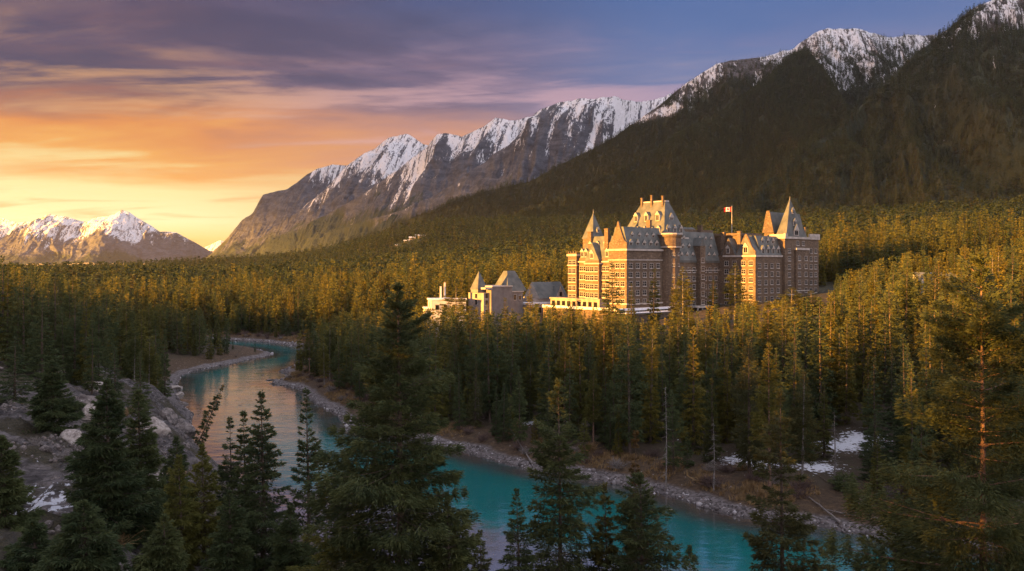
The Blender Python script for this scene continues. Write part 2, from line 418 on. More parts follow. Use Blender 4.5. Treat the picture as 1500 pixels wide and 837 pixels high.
def mountain_mat(name, forest0, forest1, rock0, rock1):
    m, g, b, out = new_mat(name)
    tc = g.new('ShaderNodeTexCoord'); P = tc.outputs['Object']
    snow = attr(g, 'snow'); fo = attr(g, 'forest'); str_u = attr(g, 'along'); str_v = attr(g, 'down')
    uv = g.new('ShaderNodeCombineXYZ'); g.link(str_u, uv.inputs[0]); g.link(str_v, uv.inputs[1])
    n1 = g.noise(g.mapping(uv.outputs[0], (0.05, 0.013, 1)), 1.0, 8, 0.68, 0.3)      # streaks running down the slope
    n2 = g.noise(P, 0.03, 8, 0.7)
    n3 = g.noise(g.mapping(uv.outputs[0], (0.16, 0.07, 1)), 1.0, 6, 0.7)
    strata = g.noise(g.mapping(P, (0.010, 0.010, 0.032), (0, 0, 0), (0.45, 0.4, 0)), 1.0, 8, 0.72, 1.0)
    rk = g.mix(g.smooth(strata, 0.35, 0.65), rock0, rock1)
    rk = g.mix(g.math('MULTIPLY', g.smooth(n3, 0.4, 0.65), 0.5), rk, rock0)
    pch = g.noise(P, 0.006, 4, 0.6)
    fc = g.mix(g.math('ADD', g.math('MULTIPLY', g.smooth(n3, 0.35, 0.65), 0.5), g.math('MULTIPLY', g.smooth(pch, 0.4, 0.62), 0.5)), forest0, forest1)
    ff = g.smooth(g.math('ADD', fo, g.math('ADD', g.math('MULTIPLY', g.math('SUBTRACT', n1, 0.5), 1.3), g.math('MULTIPLY', g.math('SUBTRACT', n3, 0.5), 0.9))), 0.38, 0.62)
    c = g.mix(ff, rk, fc)
    n4 = g.noise(g.mapping(uv.outputs[0], (0.016, 0.005, 1), (3, 7, 0)), 1.0, 6, 0.62, 0.5)
    sa = g.math('ADD', snow, g.math('ADD', g.math('MULTIPLY', g.math('SUBTRACT', n1, 0.5), 2.4), g.math('ADD', g.math('MULTIPLY', g.math('SUBTRACT', n3, 0.5), 2.4), g.math('MULTIPLY', g.math('SUBTRACT', n4, 0.5), 2.2))))
    sf = g.smooth(sa, 0.46, 0.62)
    c = g.mix(sf, c, (0.80, 0.81, 0.84))
    g.link(c, b.inputs['Base Color'])
    bump(g, b, g.math('ADD', n2, g.math('MULTIPLY', n1, 0.7)), 0.8, 22.0)
    return m
M['mtn'] = mountain_mat('mountain_rock', (0.020, 0.032, 0.022), (0.044, 0.054, 0.032), (0.038, 0.043, 0.056), (0.125, 0.135, 0.165))
M['mtn_near'] = mountain_mat('wooded_mountain', (0.018, 0.028, 0.015), (0.048, 0.054, 0.024), (0.060, 0.056, 0.056), (0.155, 0.145, 0.145))

# ------------------------------------------------------------------ river and terrain heights
def polyline(lst): return np.array([unproj(x, y) for x, y in lst])
RB = polyline([(180, 493), (260, 495), (310, 497), (339, 499), (369, 500), (401, 503), (423, 506), (441, 508), (452, 514), (450, 524), (436, 534), (422, 539), (408, 544.5), (421, 549), (416, 554), (394, 563),
               (412, 565), (427, 567), (438, 572), (450, 583), (464, 594), (490, 605), (505, 627), (526, 634), (555, 638), (600, 645), (647, 654), (675, 662), (720, 675),
               (739, 681), (788, 691), (861, 703), (918, 713), (959, 722), (1009, 737), (1052, 752), (1109, 764), (1160, 769), (1207, 773), (1233, 781), (1270, 787), (1311, 792),
               (1400, 803), (1500, 815), (1700, 835), (2200, 865)])
LB = polyline([(180, 502), (260, 506), (310, 507), (335, 508), (356, 509), (378, 512), (399, 518), (391, 523), (369, 526), (343, 533), (311, 538), (283, 544.5), (266, 551), (258, 566), (262, 585), (272, 598),
               (283, 606), (280, 622), (276, 640), (280, 650), (306, 669), (318, 680), (345, 712), (400, 755), (500, 812), (600, 852), (700, 885), (850, 925), (1100, 960), (1500, 985), (2200, 1000)])
RIVER = np.vstack([RB, LB[::-1]])

def dist_poly(x, y, pl):
    best = np.full(x.shape, 1e9)
    for a, b in zip(pl[:-1], pl[1:]):
        dx, dy = b - a; L2 = dx * dx + dy * dy
        t = np.clip(((x - a[0]) * dx + (y - a[1]) * dy) / L2, 0, 1)
        best = np.minimum(best, (x - a[0] - t * dx) ** 2 + (y - a[1] - t * dy) ** 2)
    return np.sqrt(best)
def in_poly(x, y, poly):
    ins = np.zeros(x.shape, bool); n = len(poly); j = n - 1
    for i in range(n):
        xi, yi = poly[i]; xj, yj = poly[j]
        c = ((yi > y) != (yj > y)) & (x < (xj - xi) * (y - yi) / (yj - yi + 1e-12) + xi)
        ins ^= c; j = i
    return ins

HILL_H = 3.5
def terrain(x, y, full=False):
    x = np.asarray(x, float); y = np.asarray(y, float); sh = x.shape; x = x.ravel(); y = y.ravel()
    dr = dist_poly(x, y, RB); dl = dist_poly(x, y, LB); ins = in_poly(x, y, RIVER)
    s = np.minimum(dr, dl)
    # far and right side: gravel, bank, then the wooded terrace and the valley's own rise to the mountain foot
    w = 0.94 * x + 0.34 * y
    V = np.interp(w, [-6000, -300, 0, 90, 150, 300, 450, 600, 700, 1000, 1600, 3000], [8, 5, 5, 10, 15, 28, 41, 58, 70, 84, 92, 96])
    V = V + fbm(x / 260, y / 260, 3, 3) * 7 * sst(s, 120, 400)
    V = V + 30 * sst(y, 850, 1500) * sst(w, 190, 430) * (1 - sst(w, 650, 950)) + 26 * np.exp(-((x + 176) / 150) ** 2 - ((y - 1560) / 170) ** 2)
    # low wooded ridge across the valley, far off
    V = V + 27 * np.exp(-((y - 2000 - 0.1 * x) / 420) ** 2) * sst(x, -1050, -600) * (1 - sst(x, -100, 500))
    bank = np.interp(s, [0, 1.5, 3.5, 6, 11, 30], [0.0, 0.4, 0.9, 1.8, 2.5, 3.2])
    zr = bank * (1 - sst(s, 10, 130)) + np.maximum(V, bank) * sst(s, 10, 130)
    # camera side: a rocky slope, a cliff at the bend, and the hill on the left that stands between the low sun and the valley
    sl = dl
    k = np.interp(y, [-200, 60, 110, 150, 185, 215, 240, 290], [0.40, 0.44, 0.50, 0.95, 0.75, 0.32, 0.12, 0.07])
    k = k + 0.10 * sst(-x, 20, 60) * (1 - sst(y, 110, 150))
    cap = np.interp(y, [-200, 20, 110, 150, 200, 250, 300], [32.2, 32.2, 27, 21, 13, 5, 4.5])
    zl = cap * (1 - np.exp(-k * sl / cap * 1.25))
    zl = np.minimum(zl, 32.2)
    nz = fbm(x / 14, y / 14, 11, 4); nr = ridged(x / 22 + y / 60, y / 30, 21, 4)
    rough = sst(sl, 1, 10) * (1 - sst(y, 190, 240)) * sst(-x, 5, 35)
    zl = zl + rough * (nz * 1.2 + (nr - 0.5) * 4.4 + (ridged(x / 6.5 + y / 15, y / 7.5, 23, 4, 0.6) - 0.5) * 3.0 + (ridged(x / 2.6 - y / 9, y / 3.1 + x / 8, 27, 3, 0.6) - 0.5) * 1.1)
    edge = -0.615 * y - 22 - x                       # metres beyond the left border of the view
    yy = np.clip(y, 0, None)
    hill = HILL_H * sst(-0.615 * yy - 14 - x, 0, 130) * sst(y, -320, -60) * (1 - sst(y, 400, 640))
    hill = hill * (1 + 1.9 * (1 - sst(y, 50, 140)))
    hill = hill * (0.9 + 0.16 * fbm(x / 60, y / 60, 41, 3))
    left = dl < dr
    zl = zl + hill
    far_l = np.maximum(zl, (bank * (1 - sst(s, 10, 130)) + np.maximum(V, bank) * sst(s, 10, 130)) * sst(y, 200, 300) + hill)
    far_l = far_l + 12.5 * sst(-x / np.maximum(y, 1), 0.29, 0.57) * sst(y, 140, 195) * (1 - sst(y, 290, 400)) * sst(s, 4, 40)
    z = np.where(left, np.where(y > 200, far_l, zl), zr)
    z = z + np.where(s > 10, fbm(x / 9, y / 9, 77, 3) * 0.5, 0) * (~ins)
    z = np.where(ins, -0.25 - np.minimum(s * 0.12, 2.0), np.maximum(z, 0.06 + 0.02 * np.minimum(s, 20)))
    if not full: return z.reshape(sh)
    rock = np.where(left & ~ins, (1 - sst(y, 185, 225)) * sst(sl, 0.3, 2.0) * (0.35 + 0.75 * sst(-x, 12, 40)), 0)
    rock = rock * (1 - 0.35 * sst(hill, 6, 20))
    return z.reshape(sh), np.where(ins, -s, s).reshape(sh), rock.reshape(sh)

def tz(x, y): return float(terrain(np.array([x]), np.array([y]))[0])

def graded(lo, hi, step, far_lo, far_hi, grow=1.09):
    a = list(np.arange(lo, hi + 0.01, step))
    st = step; v = a[-1]
    while v < far_hi: st *= grow; v += st; a.append(v)
    st = step; v = a[0]
    while v > far_lo: st *= grow; v -= st; a.insert(0, v)
    return np.array(a)

def grid_faces(ny, nx):
    i = np.arange(ny - 1)[:, None] * nx + np.arange(nx - 1)[None, :]
    return np.stack([i, i + 1, i + nx + 1, i + nx], -1).reshape(-1, 4)

SNOW_SPOTS = [(1232, 662, 9, 3.5), (1196, 686, 9, 1.2), (1264, 656, 6, 3.5), (1090, 675, 7, 2.0), (1115, 680, 6, 1.5), (790, 618, 8, 1.6), (920, 612, 3, 2.5), (885, 600, 4, 1.5), (640, 560, 4, 2)]
def build_ground():
    xs = graded(-260, 260, 2.0, -9000, 9000); ys = graded(10, 440, 2.0, -400, 14000)
    xs = np.concatenate([xs[xs < -108], np.arange(-108, -22, 0.8), xs[xs > -22]]); ys = np.concatenate([ys[ys < 42], np.arange(42, 196, 0.8), ys[ys > 196]])
    X, Y = np.meshgrid(xs, ys)
    z, s, rock = terrain(X, Y, True)
    snow = np.zeros_like(z)
    for px, py, rx, ry in SNOW_SPOTS:
        x0, y0 = unproj(px, py, 3.0)
        sx = rx * y0 / F * 1.4; 
        snow = np.maximum(snow, 1.15 * np.exp(-(((X - x0) / (sx * 1.3 + 2)) ** 2 + ((Y - y0) / (ry * 0.9 + 2)) ** 2)))
    # old snow in the shaded hollows at the foot of the slope on the left
    x0, y0 = at(45, 62), 62
    snow = np.maximum(snow, 0.62 * np.exp(-(((X - x0) / 5) ** 2 + ((Y - y0) / 5) ** 2)))
    V = np.stack([X, Y, z], -1).reshape(-1, 3)
    me = mesh_np('ground', V, [grid_faces(len(ys), len(xs))], [M['ground']], attrs={'bank': s.ravel(), 'rock': rock.ravel(), 'snow': snow.ravel()}, smooth=True)
    tag(link('ground', me), kind='structure')
build_ground()

def build_river():
    xs = np.arange(-330, 331, 3.0); ys = np.arange(60, 480, 3.0)
    X, Y = np.meshgrid(xs, ys)
    s = np.minimum(dist_poly(X.ravel(), Y.ravel(), RB), dist_poly(X.ravel(), Y.ravel(), LB)).reshape(X.shape)
    dl = dist_poly(X.ravel(), Y.ravel(), LB).reshape(X.shape)
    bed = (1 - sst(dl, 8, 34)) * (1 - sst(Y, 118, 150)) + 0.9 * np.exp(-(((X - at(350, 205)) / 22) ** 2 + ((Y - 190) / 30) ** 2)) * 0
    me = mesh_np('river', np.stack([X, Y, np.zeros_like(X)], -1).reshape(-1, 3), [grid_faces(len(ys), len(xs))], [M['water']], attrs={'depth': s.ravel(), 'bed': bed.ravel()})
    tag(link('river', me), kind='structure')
build_river()
# ------------------------------------------------------------------ mountains
def resample(pts, n):
    pts = np.array(pts, float); L = np.concatenate([[0], np.cumsum(np.linalg.norm(np.diff(pts[:, :2], axis=0), axis=1))])
    t = np.linspace(0, L[-1], n)
    return np.stack([np.interp(t, L, pts[:, i]) for i in range(3)], -1), t

FOREST_PTS = []       # (x, y, z, scale) of trees growing on the mountain sides
def mountain(name, crest_px, h, slope, zfoot, mat, snowline, treeline, seed, nu=420, nv=130, conc=1.35, gully=0.10, jag=0.018, gscale=150.0, trees=0, back=0.9, snow_bias=0.0, hturn=0.0, band=0):
    """a ridge: a crest line with a front face running down along the horizontal direction h and a back face behind it"""
    cr = [(at(px, d), d, zat(py, d)) for px, py, d in crest_px]
    P, t = resample(cr, nu)
    span = P[:, 2].max() - zfoot
    rel = np.clip((P[:, 2] - zfoot) / span, 0.05, 1)
    jz = fbm(t / gscale * 1.6, t * 0 + seed, seed, 5, 0.62) * jag * span * sst(rel, 0.05, 0.5)
    P[:, 2] += jz
    h = np.array(h, float); h /= np.linalg.norm(h)
    v = np.concatenate([-(np.linspace(1, 0.0, 26)[:-1] ** 1.3) * back, np.linspace(0, 1, nv) ** 1.12])
    U, Vv = np.meshgrid(np.arange(nu), v, indexing='ij')
    drop = (P[:, 2] - zfoot)[:, None]
    Lh = np.maximum(drop, 30) * slope
    a = np.abs(Vv)
    prof = 1 - (1 - np.clip(a, 0, 1)) ** conc
    hx = np.full(nu, h[0]); hy = np.full(nu, h[1])
    tt = t[:, None] + np.zeros_like(Vv)
    dist = Vv * Lh
    X = P[:, 0][:, None] + hx[:, None] * dist; Y = P[:, 1][:, None] + hy[:, None] * dist
    Z = P[:, 2][:, None] - drop * prof
    # gullies and ribs run down the slope, wandering a little
    wob = fbm(tt / 400, dist / 400, seed + 5, 3) * 120
    q = (tt + wob) / gscale
    r = ridged(q, dist / 900 + seed, seed + 9, 5, 0.55)
    env = sst(a, 0.0, 0.12) * (1 - 0.75 * sst(a, 0.55, 1.0))
    amp = gully * span * np.sqrt(rel)[:, None]
    Z = Z + (r - 0.62) * amp * env
    r3 = ridged(q * 3.7 + 5, dist / 300 + seed, seed + 19, 4, 0.6); Z = Z + (r3 - 0.6) * 0.30 * amp * env
    Z = Z + fbm(X / 110, Y / 110, seed + 31, 6, 0.6) * 0.045 * span * sst(a, 0, 0.08)
    # horizontal ledges of harder rock
    led = np.sin(Z / (0.055 * span) + 2.5 * fbm(tt / 500, dist / 500, seed + 3, 2)) 
    push = led * 0.0015 * span * env
    X = X + h[0] * push; Y = Y + h[1] * push
    rib = (r - 0.62) * 0.9 * amp * env
    X = X + h[0] * rib; Y = Y + h[1] * rib
    nv2 = len(v)
    # how snowy and how wooded: by height, by hollow and rib
    snow_n = (Z - snowline) / (0.30 * span) + (0.60 - r) * 2.0 + (0.6 - r3) * 0.9 + fbm(tt / 260, dist / 320, seed + 51, 4) * 0.8 + snow_bias
    if band:                                     # snow lying on the ledges of a rock band half way up
        bz_ = band + 60 * fbm(tt / 500, tt * 0, seed + 71, 3)
        bandm = np.exp(-((Z - bz_) / 22) ** 2) * sst(fbm(tt / 160, Z / 90, seed + 81, 4), -0.05, 0.25)
        snow_n = snow_n + 1.1 * bandm
    forest_n = (treeline - Z) / (0.28 * span) + 0.5 + fbm(tt / 200, dist / 240, seed + 61, 4) * 0.7 - 0.25 * (r - 0.5)
    if band: forest_n = forest_n - 1.2 * bandm
    snow_n = np.clip(snow_n, -0.8, 0.70)
    forest_n = np.clip(forest_n, -0.5, 1.5)
    me = mesh_np(name, np.stack([X, Y, Z], -1).reshape(-1, 3), [grid_faces(nu, nv2)], [mat],
                 attrs={'snow': snow_n.ravel(), 'forest': forest_n.ravel(), 'along': tt.ravel(), 'down': dist.ravel()}, smooth=True)
    o = tag(link(name, me), kind='structure')
    if trees:
        rng = np.random.default_rng(seed)
        # area weighted points on the front face
        i = rng.integers(0, nu - 1, trees * 3); j = rng.integers(26, nv2 - 1, trees * 3)
        cw = np.linalg.norm(np.stack([X[i, j + 1] - X[i, j], Y[i, j + 1] - Y[i, j]]), axis=0); 
        cu = np.linalg.norm(np.stack([X[i + 1, j] - X[i, j], Y[i + 1, j] - Y[i, j]]), axis=0)
        ar = cw * cu; keep = rng.random(len(i)) < ar / np.percentile(ar, 90)
        i = i[keep][:trees]; j = j[keep][:trees]
        a_ = rng.random(len(i)); b_ = rng.random(len(i))
        def bl(Q): return (Q[i, j] * (1 - a_) + Q[i + 1, j] * a_) * (1 - b_) + (Q[i, j + 1] * (1 - a_) + Q[i + 1, j + 1] * a_) * b_
        px, py, pz = bl(X), bl(Y), bl(Z); fo = bl(forest_n)
        ok = (fo + rng.normal(0, 0.30, len(i)) > 0.36) & (np.abs(px / py) < 0.66)
        FOREST_PTS.append(np.stack([px, py, pz - 0.6, rng.uniform(0.5, 1.0, len(i)) * np.clip(0.6 + 0.5 * fo, 0.45, 1.0)], -1)[ok])
    return o

mountain('mountain', [(2200, -260, 2100), (1800, -150, 2050), (1600, -62, 2000), (1500, -22, 1950), (1440, 2, 1900), (1380, 47, 1850), (1355, 69, 1820), (1331, 89, 1790), (1306, 110, 1750), (1290, 130, 1720), (1266, 150, 1690),
                      (1245, 171, 1650), (1225, 191, 1610), (1185, 213, 1550), (1150, 243, 1500), (1110, 275, 1450), (1060, 306, 1400), (1000, 335, 1380)],
         (-0.30, -0.95), 1.75, 60, M['mtn_near'], 560, 640, 101, nu=620, nv=200, conc=1.25, gully=0.15, gscale=380, trees=46000, snow_bias=-0.05, band=440)
mountain('mountain', [(1262, 262, 2250), (1248, 220, 2300), (1230, 170, 2360), (1210, 125, 2410), (1194, 90, 2440), (1180, 70, 2470), (1154, 88, 2400), (1128, 116, 2330), (1098, 140, 2290), (1063, 165, 2250), (1020, 190, 2220), (981, 213, 2200), (940, 234, 2180), (900, 254, 2150), (858, 272, 2140), (815, 288, 2140), (775, 302, 2150), (735, 318, 2180), (693, 335, 2220), (640, 354, 2300)],
         (-0.15, -0.98), 1.9, 60, M['mtn_near'], 600, 660, 102, nu=420, nv=150, conc=1.25, gully=0.14, gscale=340, trees=34000, snow_bias=-0.15)
mountain('mountain', [(1520, 40, 3100), (1440, 48, 3000), (1380, 50, 2900), (1347, 53, 2850), (1306, 54, 2800), (1274, 49, 2760), (1254, 44.5, 2720), (1213, 43, 2700), (1201, 47, 2690), (1176, 61, 2670), (1160, 73, 2660), (1132, 81, 2640), (1103, 85, 2640), (1071, 87, 2640), (1050, 94, 2640),
                      (1022, 110, 2650), (985, 138, 2670), (940, 170, 2720), (900, 201, 2780), (850, 226, 2860), (776, 266, 3000), (693, 286, 3150), (620, 312, 3350), (560, 337, 3500), (500, 358, 3700)],
         (-0.10, -0.99), 1.35, 70, M['mtn_near'], 460, 660, 103, nu=620, nv=150, conc=1.3, gully=0.11, gscale=240, trees=60000, snow_bias=-0.22, band=470)
mountain('mountain', [(1060, 120, 4300), (1010, 133, 4200), (977, 139, 4100), (940, 150, 4000), (912, 148, 3900), (900, 143, 3850), (885, 142, 3820), (871, 143, 3800), (842, 145, 3800), (817, 150, 3800), (800, 158, 3800), (784, 166, 3810), (772, 181, 3830), (745, 214, 3880), (700, 241, 3950), (676, 261, 4000), (643, 283, 4100), (585, 309, 4300), (520, 328, 4600), (450, 350, 5000)],
         (-0.30, -0.95), 1.25, 70, M['mtn'], 430, 320, 104, nu=520, nv=140, conc=1.4, gully=0.15, gscale=190, snow_bias=0.08)
mountain('mountain', [(840, 165, 5000), (800, 168, 4900), (772, 170, 4850), (747, 176, 4800), (726, 174, 4800), (710, 185, 4800), (690, 194, 4800), (676, 201, 4800), (654, 196, 4800), (640, 199, 4800), (627, 213, 4820), (600, 236, 4880), (565, 262, 4950), (530, 286, 5050), (490, 309, 5200), (460, 322, 5350), (400, 350, 5600)],
         (-0.30, -0.95), 1.25, 75, M['mtn'], 440, 360, 105, nu=420, nv=130, conc=1.4, gully=0.15, gscale=210, snow_bias=0.08)
mountain('mountain', [(680, 222, 6200), (640, 216, 6100), (619, 212, 6000), (608, 205, 6000), (598, 199, 6000), (586, 198, 6000), (569, 203, 6000), (548, 220, 6000), (528, 229, 6000), (503, 246, 6050), (478, 279, 6150), (445, 303, 6300), (416, 324, 6500), (380, 347, 6700), (340, 366, 7000)],
         (-0.35, -0.94), 1.2, 80, M['mtn'], 460, 300, 106, nu=380, nv=130, conc=1.4, gully=0.17, gscale=250, snow_bias=0.1)
mountain('mountain', [(560, 250, 7300), (520, 243, 7200), (503, 243, 7100), (487, 241, 7050), (466, 247, 7000), (449, 257, 7000), (420, 277, 7000), (400, 282, 7000), (385, 286, 7000), (378, 298, 7020), (371, 311, 7050), (354, 324, 7150), (334, 348, 7300), (309, 372, 7600), (290, 386, 7800)],
         (-0.45, -0.89), 1.1, 80, M['mtn'], 620, 230, 107, nu=340, nv=120, conc=1.5, gully=0.17, gscale=260, snow_bias=-0.35)
mountain('mountain', [(-160, 316, 9400), (-80, 312, 9300), (0, 318, 9200), (24, 326, 9100), (48, 325, 9050), (72, 313, 9000), (96, 317, 9000), (124, 325, 9000), (143, 318, 9000), (162, 316, 9000), (179, 308, 9000), (190, 312, 9000), (200, 319, 9000), (220, 330, 9000), (234, 340, 9000), (258, 340, 9050), (277, 351, 9150), (306, 367, 9400), (340, 380, 9700), (380, 392, 10000)],
         (0.10, -0.99), 2.0, 60, M['mtn'], 330, 130, 108, nu=620, nv=150, conc=1.3, gully=0.28, gscale=420, snow_bias=0.25)
mountain('mountain', [(220, 400, 12500), (270, 372, 12500), (300, 362, 12500), (312, 357, 12500), (322, 352, 12500), (332, 355, 12500), (350, 364, 12600), (390, 385, 12800), (420, 395, 13000)],
         (0.1, -0.99), 2.0, 40, M['mtn'], 150, 60, 109, nu=120, nv=60, conc=1.2, gully=0.2, gscale=300, snow_bias=0.4)
# ------------------------------------------------------------------ tree meshes
def sprays(P, D, L, W, rng, droop=0.15):
    n = len(P)
    R = rng.normal(size=(n, 3)); S = np.cross(D, R); S /= np.linalg.norm(S, axis=1)[:, None] + 1e-9
    L = L[:, None]; W = W[:, None]
    mid = P + D * L * 0.5; tip = P + D * L; tip[:, 2] -= (L * droop)[:, 0]
    V = np.stack([P, mid + S * W * 0.5, tip, mid - S * W * 0.5], 1).reshape(-1, 3)
    Fc = np.arange(n * 4).reshape(n, 4)
    return V, Fc

def profile(t, kind):
    if kind == 'spruce': return np.clip((1 - t) ** 0.85, 0, 1) * (0.72 + 0.28 * np.clip(t / 0.18, 0, 1))
    if kind == 'column': return np.minimum(1, ((1 - t) * 2.3) ** 0.8) * (0.75 + 0.25 * np.clip(t / 0.3, 0, 1))
    if kind == 'fir': return np.minimum(1, ((1 - t) * 1.55) ** 0.75) * (0.7 + 0.3 * np.clip(t / 0.25, 0, 1))
    if kind == 'pine': return np.minimum(1, ((1 - t) * 1.8) ** 0.75) * (0.55 + 0.45 * np.clip(t / 0.4, 0, 1))
    return 1 - t

def conifer_arrays(seed, H, R, nb, ns, Ls, Ws, kind='spruce', bare=0.08, irregular=0.3, up=0.5, down=-0.35, lat=0.34, leader=True, wood=False, clump=0, tipup=0.25, thick=0.05, gaps=0.0):
    rng = np.random.default_rng(seed)
    t = bare + (1 - bare) * np.sort(rng.random(nb)) ** 0.95
    wq = 0.022 + min(0.012, 0.12 / H); whorl = np.round(t / wq) * wq
    t = np.clip(0.55 * whorl + 0.45 * t, bare, 0.985)
    az = np.cumsum(rng.normal(2.4, 0.5, nb))
    side = 1 + irregular * 0.6 * np.cos(az - rng.random() * 6.28) * np.sin(t * 9 + rng.random() * 6)
    r = R * profile(t, kind) * np.clip(rng.normal(0.92, irregular * 0.45, nb), 0.35, 1.35) * side
    r = np.maximum(r, 0.012 * H)
    if gaps: r = np.where(rng.random(nb) < gaps, r * 0.3, r)
    el = down + (up - down) * t ** 1.2 + rng.normal(0, 0.09, nb)
    dirx, diry = np.cos(az), np.sin(az)
    # sprays along each branch, more on long ones
    w = (r / r.mean()) ** 1.05; cnt = np.maximum(3, (ns * w).astype(int))
    b = np.repeat(np.arange(nb), cnt); n = len(b)
    s = rng.random(n) ** 0.62
    s = np.clip(s, 0.05, 1)
    if clump:                                    # gather the sprays into side twigs
        k = np.maximum(2, clump)
        tw = np.floor(s * k) + 0.5
        sgn = np.where(rng.random(n) < 0.5, -1.0, 1.0)
        along = rng.random(n)
        latv = sgn * along * lat * r[b] * (1.12 - s) * 1.25
        s = np.clip((tw + along * 0.55) / k + rng.normal(0, 0.012, n), 0.04, 1.03)
    else:
        latv = rng.normal(0, 0.55, n) * lat * r[b] * (1.15 - s)
    rb = r[b]
    def bz(sv, rv, ev): return rv * (np.tan(ev) * sv + tipup * sv * sv * sv * np.clip(0.2 - ev, 0, 1))
    x = dirx[b] * rb * s - diry[b] * latv; y = diry[b] * rb * s + dirx[b] * latv
    z = t[b] * H + bz(s, rb, el[b]) - np.abs(latv) * 0.22 + rng.normal(0, thick, n) * rb
    sg = np.sign(latv) * np.clip(np.abs(latv) / (0.12 * rb + 1e-6), 0, 1)
    D = np.stack([dirx[b] * 0.75 - diry[b] * sg * 0.7, diry[b] * 0.75 + dirx[b] * sg * 0.7, np.tan(el[b]) * 0.7 + 0.05 * np.ones(n)], -1) + rng.normal(0, 0.28, (n, 3))
    D /= np.linalg.norm(D, axis=1)[:, None]
    L = Ls * rng.uniform(0.6, 1.3, n) * np.clip(0.55 + 0.6 * rb / (0.6 * R), 0.5, 1.15); Wd = Ws * rng.uniform(0.7, 1.3, n)
    P = np.stack([x, y, z], -1)
    if leader:                                   # the slender tip
        m = max(10, int(ns * 1.2)); tz_ = rng.uniform(0.93, 1.0, m) * H; a = rng.random(m) * 6.28
        P2 = np.stack([0.02 * np.cos(a), 0.02 * np.sin(a), tz_], -1); up_ = rng.uniform(0.3, 1.5, m)
        D2 = np.stack([np.cos(a), np.sin(a), up_], -1); D2 /= np.linalg.norm(D2, axis=1)[:, None]
        P = np.vstack([P, P2]); D = np.vstack([D, D2]); L = np.concatenate([L, np.full(m, Ls * 0.75)]); Wd = np.concatenate([Wd, np.full(m, Ws * 0.8)])
    V, Fc = sprays(P, D, L, Wd, rng)
    branches = [(t[i] * H, az[i], r[i], el[i]) for i in range(nb)]
    return V, Fc, branches, bz

def trunk_mb(seed, H, r0, branches=None, bz=None, bend=0.0, n=8, wood_r=0.012):
    rng = random.Random(seed); mb = MB()
    k = 9; pts = []; rad = []
    for i in range(k):
        t = i / (k - 1); pts.append((bend * math.sin(t * 3.0) * (1 - t), bend * 0.6 * math.sin(t * 4.4) * (1 - t), H * 0.99 * t - (0.6 if i == 0 else 0)))
        rad.append(max(0.012 * r0 / 0.25, r0 * (1 - t) ** 0.85 * (1.25 if i == 0 else 1)))
    mb.tube(pts, rad, n)
    if branches:
        for (z, az, r, el) in branches:
            if r < 0.5: continue
            p = []
            for s in (0.0, 0.35, 0.7, 0.95):
                p.append((math.cos(az) * r * s, math.sin(az) * r * s, z + float(bz(s, r, el))))
            mb.tube(p, [wood_r * (1.2 + r * 0.55), wood_r * (0.9 + r * 0.35), wood_r * (0.5 + r * 0.2), 0.006], 4)
    return mb

def crown_mesh(name, mat, **kw):
    V, Fc, br, bz = conifer_arrays(**kw)
    return mesh_np(name, V, [Fc], [mat]), br, bz

# one merged low tree for the far woods (needles and a trunk in one mesh, copied by the thousand)
def far_tree(name, seed, H, R, nb, ns, Ls, Ws, kind, mat):
    V, Fc, br, bz = conifer_arrays(seed, H, R, nb, ns, Ls, Ws, kind, bare=0.06, irregular=0.35, lat=0.4)
    a = np.arange(4) * math.pi / 2; r0 = 0.013 * H
    T = np.concatenate([np.stack([np.cos(a) * r0, np.sin(a) * r0, a * 0 - 0.5], -1), np.array([[0, 0, H * 0.9]])])
    n = len(V); tf = np.array([[n, n + 1, n + 4], [n + 1, n + 2, n + 4], [n + 2, n + 3, n + 4], [n + 3, n, n + 4]])
    me = mesh_np(name, np.vstack([V, T]), [Fc, tf], [mat, M['bark']], face_mat=np.concatenate([np.zeros(len(Fc)), np.ones(4)]))
    return bpy.data.objects.new(name, me)       # never linked to the scene itself

LOD_MID = [far_tree('woodland_conifer', 300 + i, 1.0, R, 84, 12, 0.048, 0.017, k, M[m_]) for i, (R, k, m_) in enumerate([(0.070, 'column', 'forest'), (0.105, 'spruce', 'forest'), (0.080, 'spruce', 'spruce'), (0.095, 'spruce', 'young'), (0.090, 'fir', 'forest'), (0.120, 'spruce', 'spruce'), (0.085, 'spruce', 'forest'), (0.060, 'spruce', 'forest'), (0.10, 'pine', 'young')])]
LOD_FAR = [far_tree('hillside_conifer', 320 + i, 1.0, R, 26, 5, 0.085, 0.045, k, M['slope']) for i, (R, k) in enumerate([(0.09, 'spruce'), (0.13, 'spruce'), (0.11, 'spruce')])]

